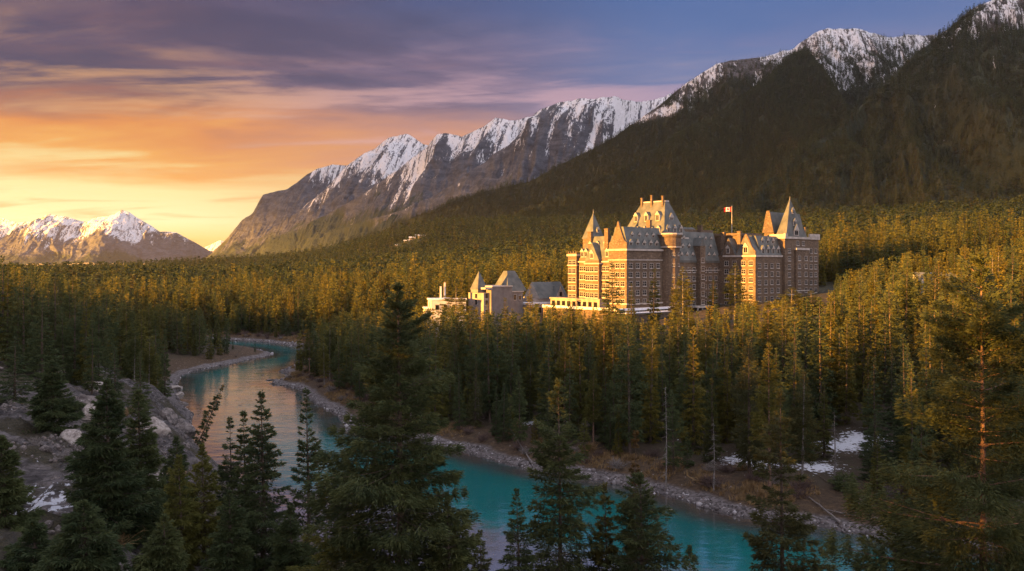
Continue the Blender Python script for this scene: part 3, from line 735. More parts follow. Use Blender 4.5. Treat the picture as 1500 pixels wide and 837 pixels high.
def forest_object(name, pts, near_lod, far_lod, split, label, cat):
    """a wood nobody could count: one object, trees placed on its points by geometry nodes"""
    rng = np.random.default_rng(5)
    n = len(pts)
    me = bpy.data.meshes.new(name); me.vertices.add(n); me.vertices.foreach_set('co', np.ascontiguousarray(pts[:, :3], np.float32).ravel())
    def fa(k, a): at_ = me.attributes.new(k, 'FLOAT', 'POINT'); at_.data.foreach_set('value', np.asarray(a, np.float32))
    fa('height', pts[:, 3]); fa('spread', pts[:, 3] * rng.uniform(0.9, 1.5, n)); fa('turn', rng.random(n) * 6.283); fa('lean', rng.normal(0, 0.03, n))
    fa('far', (np.hypot(pts[:, 0], pts[:, 1]) > split).astype(float))
    for key, k in (('pick_near', len(near_lod)), ('pick_far', max(1, len(far_lod)))):
        at_ = me.attributes.new(key, 'INT', 'POINT'); at_.data.foreach_set('value', rng.integers(0, k, n).astype(np.int32))
    o = link(name, me)
    ng = bpy.data.node_groups.new(name, 'GeometryNodeTree')
    ng.interface.new_socket('Geometry', in_out='INPUT', socket_type='NodeSocketGeometry'); ng.interface.new_socket('Geometry', in_out='OUTPUT', socket_type='NodeSocketGeometry')
    N = ng.nodes; L = ng.links
    gi = N.new('NodeGroupInput'); go = N.new('NodeGroupOutput')
    def na(nm, ty='FLOAT'):
        a = N.new('GeometryNodeInputNamedAttribute'); a.data_type = ty; a.inputs['Name'].default_value = nm
        return [s for s in a.outputs if s.enabled and s.name == 'Attribute'][0]
    rot = N.new('ShaderNodeCombineXYZ'); L.new(na('lean'), rot.inputs[0]); L.new(na('turn'), rot.inputs[2])
    scl = N.new('ShaderNodeCombineXYZ'); L.new(na('spread'), scl.inputs[0]); L.new(na('spread'), scl.inputs[1]); L.new(na('height'), scl.inputs[2])
    fin = N.new('GeometryNodeJoinGeometry')
    for lod, key, op in ((near_lod, 'pick_near', 'LESS_THAN'), (far_lod, 'pick_far', 'GREATER_THAN')):
        if not lod: continue
        cmp_ = N.new('FunctionNodeCompare'); cmp_.data_type = 'FLOAT'; cmp_.operation = op
        L.new(na('far'), cmp_.inputs[0]); cmp_.inputs[1].default_value = 0.5
        j = N.new('GeometryNodeJoinGeometry')
        for src in lod:
            oi = N.new('GeometryNodeObjectInfo'); oi.inputs['Object'].default_value = src; oi.inputs['As Instance'].default_value = True
            L.new(oi.outputs['Geometry'], j.inputs[0])
        ip = N.new('GeometryNodeInstanceOnPoints'); ip.inputs['Pick Instance'].default_value = True
        L.new(gi.outputs[0], ip.inputs['Points']); L.new(cmp_.outputs[0], ip.inputs['Selection']); L.new(j.outputs[0], ip.inputs['Instance'])
        L.new(na(key, 'INT'), ip.inputs['Instance Index']); L.new(rot.outputs[0], ip.inputs['Rotation']); L.new(scl.outputs[0], ip.inputs['Scale'])
        L.new(ip.outputs[0], fin.inputs[0])
    L.new(fin.outputs[0], go.inputs[0])
    mod = o.modifiers.new('trees', 'NODES'); mod.node_group = ng
    return tag(o, label, cat, kind='stuff')

# ------------------------------------------------------------------ where trees stand
HOTEL_O, HOTEL_T, HOTEL_Z = (42.3, 315.0), math.radians(40), 15.5
def hot(u, v): return (HOTEL_O[0] + u * math.cos(HOTEL_T) - v * math.sin(HOTEL_T), HOTEL_O[1] + u * math.sin(HOTEL_T) + v * math.cos(HOTEL_T))
def hot_inv(x, y):
    dx = x - HOTEL_O[0]; dy = y - HOTEL_O[1]; c, s = math.cos(HOTEL_T), math.sin(HOTEL_T)
    return dx * c + dy * s, -dx * s + dy * c
def clear_of_buildings(x, y):
    u, v = hot_inv(x, y)
    bad = (u > -9) & (u < 34) & (v > -5) & (v < 42)
    bad |= ((u > 20) & (u < 57) & (v > -7) & (v < 30)) | ((u >= 56) & (u < 108) & (v > -26) & (v < 16))
    for (bx, by, r) in CLEAR: bad |= (x - bx) ** 2 + (y - by) ** 2 < r * r
    return ~bad
CLEAR = [(at(735, 330), 336, 15), (at(808, 345), 352, 13), (at(650, 320), 325, 11), (at(1390, 326), 332, 13), (at(1390, 308), 308, 11), (at(1388, 290), 290, 9), (at(1386, 275), 275, 7), (at(600, 1500), 1478, 42)]
# the tops of the trees in front of the hotel and the river stay below these photo heights
SKYL = np.array([(-200, 372), (0, 378), (60, 392), (100, 402), (130, 414), (200, 432), (260, 440), (300, 452), (336, 466), (346, 492), (432, 492), (446, 460), (520, 452), (600, 445), (640, 447), (690, 446), (705, 450), (765, 451), (780, 442), (800, 444),
                 (830, 440), (860, 445), (915, 448), (930, 462), (985, 452), (1005, 446), (1050, 444), (1100, 436), (1140, 434), (1200, 432), (1212, 425), (1222, 400), (1250, 390), (1330, 366), (1500, 340), (1800, 330)], float)

def scatter(x0, x1, y0, y1, step, seed, jit=0.45):
    rng = np.random.default_rng(seed)
    X, Y = np.meshgrid(np.arange(x0, x1, step), np.arange(y0, y1, step))
    X = X.ravel() + rng.uniform(-jit, jit, X.size) * step; Y = Y.ravel() + rng.uniform(-jit, jit, Y.size) * step
    return X, Y, rng

def wood_points():
    out = []
    # valley and the terrace round the hotel, up to the mountain foot
    for (y0, y1, step, far) in ((92, 560, 5.4, 0), (93, 330, 6.5, 0), (560, 1100, 6.6, 0), (1100, 1900, 8.0, 1), (1900, 3400, 14.0, 1), (3400, 5200, 24.0, 1)):
        w = 0.66 * y1 + 30
        X, Y, rng = scatter(-w, w, y0, y1, step, int(y0))
        inn = np.abs(X / Y) < 0.64 + 12 / Y
        X = X[inn]; Y = Y[inn]
        z, s, rock = terrain(X, Y, True)
        left = dist_poly(X, Y, LB) < dist_poly(X, Y, RB) if y1 < 700 else X < -1e9
        dens = 0.80 + 0.35 * fbm(X / 35, Y / 35, 8, 3)
        ok = (s > np.where(left, np.where(Y > 195, 5, 12), 6.0)) & (rng.random(len(X)) < dens) & clear_of_buildings(X, Y)
        ok &= ~(left & (Y < 195) & (rock > 0.5) & ((Y < 126) | (s < 20)) & (rng.random(len(X)) < 0.92))
        if y0 == 93: ok &= (s < 55) & ~left                 # the stand is densest along the river
        ok &= ~((Y < 128) & (X < 30))                       # the foreground slope is planted by hand
        w_ = 0.94 * X + 0.34 * Y
        ok &= w_ < 1250
        # a clearing with snow on the far bank, and the hidden snow spots
        for px, py, rx, ry in SNOW_SPOTS[:3]:
            cx, cyy = unproj(px, py, 3.0)
            ok &= ((X - cx) / 5.0) ** 2 + ((Y - cyy + 2) / 6.0) ** 2 > 1
        pxx = CX + X / Y * F
        ok &= ~((pxx > 1180) & (pxx < 1272) & (Y < 152))        # open shore in front of the snow patch
        X, Y, z, s = X[ok], Y[ok], z[ok], s[ok]; left = left[ok]
        h = np.clip(rng.normal(16.8, 4.8, len(X)) + 3.5 * (rng.random(len(X)) < 0.1), 7, 27)
        h = np.where(s < 14, h * rng.uniform(0.38, 1.0, len(X)), h)
        if y0 >= 560: h = h * 1.15
        if y0 < 560:
            px = CX + X / Y * F
            lim = np.interp(px, SKYL[:, 0], SKYL[:, 1]) + rng.exponential(9, len(X)) * np.where(Y > 150, 1, 0.6) * np.where(px > 1215, 2.6, np.where(px < 346, 1.3, 1.6))
            lim = np.where(Y > 395, np.where(px > 560, -900, 398), lim)
            lim = np.where((px < 346) & (Y > 330), np.maximum(lim, 405), lim)
            hmax = zat(lim, Y) - z
            h2 = np.minimum(h, hmax)
            keep = (h2 > 3.4) & ((h2 > 8.5) | (rng.random(len(X)) < 0.6))
            X, Y, z, s, h = X[keep], Y[keep], z[keep], s[keep], h2[keep]
        out.append(np.stack([X, Y, z - 0.3, h], -1))
    return np.vstack(out)
WOOD = wood_points()
# the slope of the hill on the left, outside the picture but wooded like the rest
def hill_points():
    X, Y, rng = scatter(-560, -20, -60, 520, 10.5, 99)
    m = (np.abs(X / np.maximum(Y, 1)) > 0.66 + 12 / np.maximum(np.abs(Y), 1)) & (X < -0.6 * Y - 30)
    m &= ~((Y < 70) & (rng.random(len(X)) < 0.5))       # thin, open wood near the lookout
    X, Y = X[m], Y[m]
    return np.stack([X, Y, terrain(X, Y) - 0.3, np.clip(rng.normal(15, 3, len(X)), 8, 20)], -1)
HILL = hill_points()
# ------------------------------------------------------------------ the great hotel
W_FLOOR = 3.35
WINDOWS = []           # (matrix, projected size, kind)
def wall_frame(kind, off):
    """matrix for a wall plane in hotel coordinates: 'd' faces the river on the right (-v), 'g' faces the sun (-u)"""
    if kind == 'd': return lambda a, z: Matrix.Translation((a, off, z))
    if kind == 'g': return lambda a, z: Matrix.Translation((off, a, z)) @ Matrix.Rotation(-math.pi / 2, 4, 'Z')
def add_windows(kind, off, a_list, z_list, skip=()):
    fr = wall_frame(kind, off)
    for i, z in enumerate(z_list):
        for j, a in enumerate(a_list):
            if (i, j) in skip: continue
            WINDOWS.append(fr(a, z))

def window_mesh(name, w=0.82, h=1.7, double=True):
    mb = MB()
    n = 2 if double else 1
    q = 0.11; tot = w * n + q * (n + 1)
    # pale stone surround, proud of the wall, with a deeper sill, and dark panes with a cross bar
    x0 = -tot / 2
    for k in range(n + 1):
        xa = x0 + k * (w + q); mb.box(xa, xa + q, -0.14, 0.02, 0.0, h, 0)
    mb.box(-tot / 2 - 0.12, tot / 2 + 0.12, -0.26, 0.02, -0.32, -0.002, 0)
    mb.box(-tot / 2 - 0.06, tot / 2 + 0.06, -0.17, 0.02, h + 0.002, h + 0.16, 0)
    for k in range(n):
        xa = x0 + q + k * (w + q)
        mb.box(xa + 0.002, xa + w - 0.002, -0.05, 0.015, 0.0, h, 1)
        mb.box(xa + 0.002, xa + w - 0.002, -0.085, -0.052, h * 0.52, h * 0.52 + 0.09, 0)
    return mb

def mansard(mb, x0, x1, y0, y1, z0, z1, inset, mi=0, sides='fblr'):
    a = inset
    mb.frustum((x0, x1, y0, y1), z0, (x0 + (a if 'l' in sides else 0), x1 - (a if 'r' in sides else 0), y0 + (a if 'f' in sides else 0), y1 - (a if 'b' in sides else 0)), z1, mi)

def build_hotel():
    root = empty('hotel', (HOTEL_O[0], HOTEL_O[1], HOTEL_Z), HOTEL_T)
    tag(root, 'grand stone castle hotel with steep slate roofs rising above the forest', 'hotel')
    S, T, R = M['stone'], M['trim'], M['slate']
    def wall(*boxes):
        mb = MB()
        for b in boxes: mb.box(*b)
        return mb.build('wall', S, root)
    def band(x0, x1, y0, y1, z, h=0.5, out=0.45, mat=None):
        mb = MB(); mb.box(x0 - out, x1 + out, y0 - out, y1 + out, z, z + h); return mb.build('cornice', mat or T, root)
    def roof(mb): return mb.build('roof', R, root)
    def chimney(par, x, y, z0, z1, w=1.1, d=1.9):
        mb = MB(); mb.box(x - w / 2, x + w / 2, y - d / 2, y + d / 2, z0, z1); mb.box(x - w / 2 - .15, x + w / 2 + .15, y - d / 2 - .15, y + d / 2 + .15, z1 + .003, z1 + .35)
        return mb.build('chimney', S, par)
    dm_front = {}
    def dormer_mesh(w, h, d):
        key = (w, h, d)
        if key not in dm_front:
            mb = MB(); mb.box(-w / 2, w / 2, 0, d, 0, h, 0); mb.gable(-w / 2 - .22, w / 2 + .22, -.3, d + 1.2, h + .004, h + w * .75, 'y', 1, 0)
            mb.box(-w * .34, w * .34, -.06, .02, .35, h * .92, 3); mb.box(-w * .42, -w * .34 - .002, -.1, .02, .3, h * .95, 2); mb.box(w * .34 + .002, w * .42, -.1, .02, .3, h * .95, 2)
            mb.box(-w * .42, w * .42, -.14, .02, .08, .3, 2); mb.box(-.05, .05, -.09, -.063, .35, h * .92, 2)
            dm_front[key] = mb.mesh('dormer', [M['trim'], R, T, M['glass']])
        return dm_front[key]
    def dormer(kind, off, a, z, w=1.7, h=1.9, d=2.6):
        o = link('dormer', dormer_mesh(w, h, d), root)
        o.matrix_local = wall_frame(kind, off)(a, z)
        return o

    # --- left block: sunlit long front (u = 0) and shaded river front (v = 0)
    wall((0, 21, 0, 9, -6, 26))
    wall((0.6, 20, 9.01, 25.5, -6, 22.5))
    wall((-1.0, 8, 13.2, 20.6, -6, 21.6))            # shallow projecting bay in the middle of the sunlit front
    wall((-0.4, 9, 26, 30.8, -6, 24.2))              # slim corner tower at the far end
    wall((6, 20, 25.52, 34, -6, 20))
    band(0, 21, 0, 9, 25.2, 0.7, 0.5); band(0, 21, 0, 9, 21.6, 0.35, 0.25)
    band(0.6, 20, 9.6, 25.4, 20.9, 0.5, 0.4); band(-1, 8, 13.2, 20.6, 20.2, 0.5, 0.42); band(-0.4, 9, 26, 30.8, 23.4, 0.8, 0.4); band(-0.4, 9, 26, 30.8, 19.6, 0.4, 0.25)
    band(0, 21, 0, 9, 5.2, 0.5, 0.3); band(-1, 8, 13.2, 20.6, 5.4, 0.45, 0.3)
    # end gable towards the sun, its coping sweeping up to a point
    mb = MB(); prof = [(0, 26), (9, 26), (9, 28.2), (7.6, 29), (6.4, 31), (5.3, 33.6), (4.6, 36.2), (4.2, 36.2), (3.4, 33.6), (2.3, 31.0), (1.2, 29), (0, 28.2)]
    pts = [(0.05, y, z) for y, z in prof] + [(0.85, y, z) for y, z in prof]; n = len(prof)
    mb.add(pts, [tuple(range(n))[::-1], tuple(range(n, 2 * n))] + [(i, (i + 1) % n, n + (i + 1) % n, n + i) for i in range(n)]); mb.build('gable', S, root)
    mb = MB(); mansard(mb, 0.9, 21, 0.1, 9, 26.02, 34.2, 2.4, sides='fb'); r1 = roof(mb)
    for a in (2.9, 6.6, 10.3, 14.0, 17.4): dormer('d', 0.55, a, 26.6, 1.7, 1.7)
    for a in (4.6, 8.6, 12.8, 16.6): dormer('d', 1.5, a, 29.7, 1.5, 1.6, 1.8)
    chimney(r1, 18.8, 5.5, 33, 37)
    mb = MB(); mansard(mb, 0.9, 20, 9.02, 25.4, 22.52, 31, 2.6, sides='lrb'); r2 = roof(mb)
    for a in (10.9, 22.0, 24.2): dormer('g', 1.0, a, 22.9, 1.7, 2.2)
    for a in (13.0, 17.0, 21.0): dormer('g', 2.2, a, 26.4, 1.5, 1.8, 1.6)
    mb = MB(); mb.gable(-1.1, 8, 13.1, 20.7, 21.62, 28.6, 'x'); roof(mb)
    mb = MB(); mb.gable(-1.05, -0.6, 14.2, 19.6, 21.61, 27.6, 'x'); mb.build('gable', S, root)
    dormer('g', -1.12, 16.9, 22.2, 2.0, 2.2, 0.6)
    chimney(r2, 2.2, 12.0, 25, 33.5); chimney(r2, 2.5, 21.3, 25, 32.6); chimney(r2, 5, 24.6, 26, 33)
    # stepped parapet of the slim tower
    mb = MB()
    for y in (26.0, 27.5, 29.0, 30.4): mb.box(-.4, .2, y - .3 + .35, y + .45, 24.2, 25.3)
    mb.box(-.35, 8.9, 26.05, 30.7, 24.21, 24.6); mb.build('parapet', S, root)
    # spire on the far end
    mb = MB(); mb.box(3.5, 9.5, 20.8, 26.4, 22, 30.2); mb.build('wall', S, root)
    mb = MB(); mb.frustum((3.2, 9.8, 20.5, 26.7), 30.22, (6.42, 6.58, 23.52, 23.68), 40.4); sp = roof(mb)
    mb = MB(); mb.tube([(6.5, 23.6, 40.2), (6.5, 23.6, 42)], [.09, .03], 6); mb.build('finial', M['metal'], sp)
    dormer('d', 21.0, 6.5, 32.6, 1.2, 1.3, .9)
    # arcade and terrace at the foot of the sunlit front
    mb = MB(); mb.box(-8, -0.42, -3, 37, -9, 3.2); mb.build('terrace', M['stone'], root)
    mb = MB(); mb.box(-5, -1.02, 9, 36, 3.21, 6.6); mb.box(-5.3, -1.02, 8.7, 36.3, 6.61, 7.1)
    arc = mb.build('arcade', M['pale_wall'], root)
    mb = MB()
    for k in range(9): mb.box(-5.06, -5.002, 10.2 + k * 2.9, 12.0 + k * 2.9, 3.4, 5.9)
    mb.build('arch_glazing', M['glass'], arc)
    for bx in ((-8.4, -7.9, -3.0, 37.2, 3.22, 4.2), (-8.4, 21, -3.6, -3.05, 3.22, 4.1)):
        mb = MB(); mb.box(*bx); mb.build('parapet', M['snowcap'], root)
    mb = MB(); mb.box(-8, 24, -7, -3.01, -9, 1.6); mb.box(-8.2, 24, -7.3, -6.9, 1.61, 2.4); mb.build('terrace', M['stone'], root)
    mb = MB(); mb.box(-8.3, 24.2, -7.5, -3.02, 2.41, 2.62); mb.build('snow_cover', M['snowcap'], root)

    # --- round turret between block and wing
    mb = MB(); mb.lathe(24.2, -0.2, [(3.9, -6), (3.9, 26.2), (4.5, 27.0), (4.5, 30.4), (4.9, 30.9), (4.9, 31.5), (0.3, 31.8)], 20); tur = mb.build('turret', S, root)
    mb = MB(); mb.lathe(24.2, -0.2, [(5.2, 31.55), (5.2, 32.1), (0.4, 32.4)], 20); mb.build('cornice', T, tur)
    mb = MB(); mb.lathe(24.2, -0.2, [(4.65, 26.6), (4.65, 27.0), (4.0, 27.05)], 20); mb.build('cornice', T, tur)
    # --- central tower with the tall truncated roof
    wall((26.5, 41, 4.5, 27, -4, 31.0)); wall((20.9, 34, 3.0, 22, 20, 30.5))
    band(26.5, 41, 4.5, 27, 30.4, 0.7, 0.45)
    mb = MB(); mb.frustum((26.2, 41.3, 4.2, 27.3), 31.12, (32.6, 34.9, 9.0, 21.5), 45.4); rt = roof(mb)
    mb = MB(); mb.box(32.5, 35.0, 8.9, 21.6, 45.42, 45.9); mb.build('ridge_cap', M['metal'], rt)
    chimney(rt, 31.9, 9.6, 40, 47.4, .6, .8); chimney(rt, 32.0, 15.5, 40, 48.0, .6, .8); chimney(rt, 32.1, 20.8, 40, 47.2, .6, .8)
    for a in (9.5, 15.4, 21.0): dormer('g', 28.6, a, 37.4, 2.0, 2.6, 2.6)
    for a in (7.6, 11.2, 14.8, 18.4, 22.4): dormer('g', 26.9, a, 33.0, 1.4, 1.6, 2.0)
    for a in (29.8, 33.8, 37.6): dormer('d', 4.9, a, 32.6, 1.8, 2.0, 2.2)
    dormer('d', 6.6, 33.6, 37.2, 2.4, 1.8, 2.0)
    mb = MB(); mansard(mb, 41.3, 54, 6, 22, 29.5, 35.5, 3.0); roof(mb); wall((41.02, 54, 5.8, 22, -4, 29.48))
    # --- long wing
    wall((28, 58, 1.5, 16, -6, 21.6)); band(28, 58, 1.5, 16, 20.9, 0.5, 0.35, M['slate']); band(28, 58, 1.5, 16, 17.6, 0.35, 0.2)
    mb = MB(); mansard(mb, 28, 58.6, 1.2, 16, 21.62, 33.4, 3.8, sides='fb'); rw = roof(mb)
    for a in (30.5, 34, 37.5, 41, 48, 51.5, 55): dormer('d', 1.9, a, 22.2, 1.6, 1.9, 2.4)
    for a in (32.2, 36, 40, 50, 54): dormer('d', 2.9, a, 25.9, 1.5, 1.7, 1.8)
    for a in (34.2, 38.2, 48.2, 52.2, 56): dormer('d', 4.1, a, 29.4, 1.3, 1.5, 1.4)
    wall((43.0, 46.4, -0.4, 4, -6, 27.6)); mb = MB(); mb.gable(42.8, 46.6, -0.5, 8, 27.62, 31.0, 'y'); roof(mb)
    mb = MB(); mb.box(30, 61.8, 7.4, 8.0, 33.42, 34.6); mb.build('parapet', S, rw)
    chimney(rw, 38, 6.6, 32, 35.8); chimney(rw, 52, 6.6, 32, 36.0)
    # small porch with white posts below the wing
    mb = MB(); mb.box(36, 45.5, -4.6, 1.4, 3.0, 3.6)
    for a in (36.4, 39.4, 42.2, 45.0): mb.box(a - .22, a + .22, -4.5, -4.1, -6, 2.98)
    mb.build('porch', T, root)
    # --- projecting bay, its sunlit end and its river front
    wall((58, 76.98, -16, 6, -6, 24.0)); band(58, 76.3, -16, -1, 23.2, 0.7, 0.45); band(58, 76.3, -16, 0.5, 3.4, 0.5, 0.35)
    wall((62, 76.9, -6, 12, 20, 32.0))
    mb = MB(); mb.gable(57.9, 76.8, -16.1, -6.8, 24.02, 31.6, 'x'); roof(mb)
    mb = MB(); prof = [(-16, 24), (-7, 24), (-7, 25.4), (-8.6, 27.2), (-10, 30.4), (-11.2, 32.4), (-11.8, 32.4), (-13, 30.4), (-14.4, 27.2), (-16, 25.4)]
    pts = [(57.95, y, z) for y, z in prof] + [(58.7, y, z) for y, z in prof]; n = len(prof)
    mb.add(pts, [tuple(range(n))[::-1], tuple(range(n, 2 * n))] + [(i, (i + 1) % n, n + (i + 1) % n, n + i) for i in range(n)]); mb.build('gable', S, root)
    mb = MB(); mb.gable(58.2, 70, -6.8, 0.9, 24.01, 31.0, 'x'); roof(mb)
    mb = MB(); mb.gable(57.9, 58.4, -6.2, 0.3, 24.0, 30.6, 'x'); mb.build('gable', S, root)
    mb = MB(); mb.box(61, 76.8, -6.6, -6.05, 32.01, 33.1); mb.box(61, 61.5, -6.0, 12, 32.01, 33.1); mb.build('parapet', S, root)
    mb = MB(); mansard(mb, 62, 76.8, -15.9, -6.1, 24.03, 31.8, 2.6, sides='f'); rb = roof(mb)
    for a in (63.8, 67.4, 71.0, 74.6): dormer('d', -15.6, a, 24.3, 1.9, 2.2, 2.2)
    for a in (65.6, 69.2, 72.8): dormer('d', -14.2, a, 28.0, 1.7, 1.9, 1.8)
    dormer('g', 57.8, -11.5, 24.6, 2.4, 2.6, 0.6); dormer('g', 57.8, -3.0, 24.6, 1.8, 2.2, 0.6)
    chimney(rb, 60.2, -6.9, 25, 33.4, 1.0, 1.6); chimney(rb, 60.4, 1.2, 24, 33.2, 1.0, 1.6)
    # --- right tower with its spire
    x0, x1, yf = 77.0, 103.0, -17.2
    wall((x0, x1, yf, 6, -6, 31.6)); wall((84, 93.4, yf - 1.0, yf + 0.1, -6, 27.2))
    band(x0, x1, yf, 6, 30.8, 0.9, 0.4); band(84, 93.4, yf - 1.0, yf, 26.2, 0.9, 0.3); band(x0, x1, yf, 6, 3.8, 0.6, 0.35); band(x0, x1, yf, 6, 7.4, 0.4, 0.25); band(84, 93.4, yf - 1.0, yf - 0.05, 9.0, 0.4, 0.2)
    for bx in ((x0 - .3, x0 + 1.6, yf - .45, yf + .4, 31.71, 33.0), (95.5, x1 + .3, yf - .45, yf + .4, 31.71, 33.2), (x0 - .2, x0 + .4, yf + .42, -10, 31.71, 32.7)):
        mb = MB(); mb.box(*bx); mb.build('parapet', T, root)
    mb = MB(); mb.frustum((78.8, 94.8, yf + .5, yf + 5.6), 31.72, (84.9, 85.2, yf + 2.6, yf + 2.9), 47.4); rs = roof(mb)
    mb = MB(); mb.tube([(85.05, yf + 2.75, 47.2), (85.05, yf + 2.75, 48.8)], [.1, .03], 6); mb.build('finial', M['metal'], rs)
    dormer('d', yf + .95, 85.8, 36.3, 1.9, 1.9, 1.6); dormer('d', yf + 1.6, 85.5, 41.4, 1.5, 1.6, 1.2); dormer('d', yf + .4, 86.2, 32.2, 3.6, 2.2, 1.6)
    wall((80.6, 103, -9.8, -5, 24, 33.6))
    mb = MB(); mansard(mb, 80.2, 103.3, -10.2, -4.6, 33.62, 42.4, 2.2, sides='fb'); r3 = roof(mb)
    mb = MB(); mb.frustum((79.7, 80.18, -10.2, -4.6), 33.6, (79.7, 80.18, -8.1, -6.7), 42.9); mb.build('gable', S, r3)
    wall((x1 + .01, 111, -13, 4, -6, 4.0)); band(x1 + .6, 111, -13, 4, 3.4, 0.7, 0.3, M['snowcap']); band(x0, 106, yf - 4, yf - 0.6, -1.0, 0.8, 0.2, M['snowcap']); wall((x0, 106, yf - 4, yf - 0.01, -8, -1.01))
    chimney(rs, 100.3, -12, 31.7, 36.0, .9, 1.3)

    # --- windows, floor by floor
    fl = lambda n, z0: [z0 + i * W_FLOOR for i in range(n)]
    add_windows('d', -0.0, [2.2, 6.0, 9.9, 13.8, 17.6], fl(6, 2.0))
    add_windows('g', 0.0, [1.8, 4.5, 7.2], fl(6, 2.0)); add_windows('g', 0.6, [10.0, 12.0], fl(4, 7.6)); add_windows('g', 0.6, [22.0, 24.2], fl(4, 7.6))
    add_windows('g', -1.0, [14.6, 16.9, 19.2], fl(4, 7.4)); add_windows('g', -0.4, [27.3, 29.5], fl(5, 6.6))
    add_windows('d', 1.5, [31.0, 34.6, 38.2, 41.4, 48.4, 52.0, 55.6], fl(5, 3.6), skip=())
    add_windows('d', -0.4, [44.7], fl(6, 4.2))
    add_windows('g', 58.0, [-14.0, -10.4, -6.0, -2.2], fl(6, 3.0))
    add_windows('d', -16.0, [60.6, 65.0, 69.4, 73.8], fl(6, 2.0))
    add_windows('d', -17.2, [80.2, 96.8, 100.4], fl(8, 1.6)); add_windows('d', -18.2, [86.2, 91.2], fl(7, 1.8)); add_windows('d', -17.2, [86.4, 90.8], [28.2])
    for k in range(6):
        for a in (-118, -75): 
            an = math.radians(a); WINDOWS.append(Matrix.Translation((24.2 + 3.86 * math.cos(an), -0.2 + 3.86 * math.sin(an), 3.0 + k * 4.1)) @ Matrix.Rotation(an + math.pi / 2, 4, 'Z') @ Matrix.Scale(0.62, 4))
    wm = window_mesh('window').mesh('window', [T, M['glass']])
    rootm = Matrix.Translation((HOTEL_O[0], HOTEL_O[1], HOTEL_Z)) @ Matrix.Rotation(HOTEL_T, 4, 'Z')
    def size(m):
        p = rootm @ m; v = (p.to_3x3() @ Vector((0, -1, 0))).normalized(); c = p.translation - Vector((0, 0, CAM_Z))
        return max(0.05, -v.dot(c.normalized())) / c.length * (1 if p.translation.z > 20 else 0.2)
    order = sorted(WINDOWS, key=size, reverse=True)
    for m in order[:100]:
        o = link('window', wm, root); o.matrix_local = m
    rest = MB(); src = window_mesh('window')
    for m in order[100:]:
        b = len(rest.v); rest.v += [tuple(m @ Vector(p)) for p in src.v]; rest.f += [[b + i for i in f] for f in src.f]; rest.m += src.m
    tag(rest.build('window', [T, M['glass']], root), kind='stuff')
build_hotel()

def hotel_world(u, v, z):
    x, y = hot(u, v); return (x, y, HOTEL_Z + z)

def build_flag():
    x, y, z = hotel_world(67.5, 2.0, 32.0)
    root = empty('flagpole', (x, y, z)); tag(root, 'tall pale flagpole flying a red and white flag above the sunlit hotel bay', 'flagpole')
    mb = MB(); mb.tube([(0, 0, -1), (0, 0, 6), (0, 0, 12.6)], [.16, .13, .08], 8); mb.lathe(0, 0, [(.02, 12.6), (.17, 12.75), (.02, 12.9)], 8); mb.build('pole', M['metal'], root)
    mb = MB(); nx, nz = 16, 6; L, Hh = 3.3, 1.75
    pts = []; 
    for i in range(nx + 1):
        for k in range(nz + 1):
            t = i / nx; pts.append((-0.15 - L * t * 0.96, 0.28 * math.sin(t * 7.5) * t ** 0.6, 12.4 - Hh * k / nz - 0.55 * t * t - 0.1 * math.sin(t * 6)))
    for i in range(nx):
        mi = 0 if (i < 4 or i >= 12) else 1
        for k in range(nz):
            a = i * (nz + 1) + k; mb.add([pts[a], pts[a + 1], pts[a + nz + 2], pts[a + nz + 1]], [(0, 1, 2, 3)], mi)
    fl = mb.build('flag', [M['red'], M['white']], root)
    sd = fl.modifiers.new('cloth', 'SOLIDIFY'); sd.thickness = 0.03
    # the red maple leaf, on both faces
    leaf = [(0, -.5), (.03, -.22), (.3, -.27), (.25, -.17), (.52, .04), (.44, .09), (.48, .27), (.33, .24), (.29, .33), (.13, .16), (.2, .45), (.1, .4), (0, .56)]
    out = leaf + [(-a, b) for a, b in leaf[-2:0:-1]]
    mb = MB()
    for sgn in (-1, 1):
        q = []
        for a, b in out:
            t = 0.5 - a * 1.25 / (L * 0.96); q.append((-0.15 - L * t * 0.96, 0.28 * math.sin(t * 7.5) * t ** 0.6 + sgn * 0.045, 12.4 - Hh / 2 - 0.55 * t * t - 0.1 * math.sin(t * 6) + b * 1.25))
        mb.add(q, [tuple(range(len(q)))])
    mb.build('leaf_emblem', M['red'], fl)
build_flag()

# ------------------------------------------------------------------ smaller buildings
def win_block(root, mat_t, wins):
    for (x, y, z, rz, w, h) in wins:
        mb = MB(); mb.box(-w / 2, w / 2, -.05, .02, 0, h, 1); mb.box(-w / 2 - .14, -w / 2 - .003, -.1, .02, -.05, h + .05, 0); mb.box(w / 2 + .003, w / 2 + .14, -.1, .02, -.05, h + .05, 0)
        mb.box(-w / 2 - .2, w / 2 + .2, -.16, .02, -.25, -.053, 0); mb.box(-w / 2 - .2, w / 2 + .2, -.12, .02, h + .053, h + .25, 0)
        o = mb.build('window', [mat_t, M['glass']], root); o.location = (x, y, z); o.rotation_euler = (0, 0, rz)

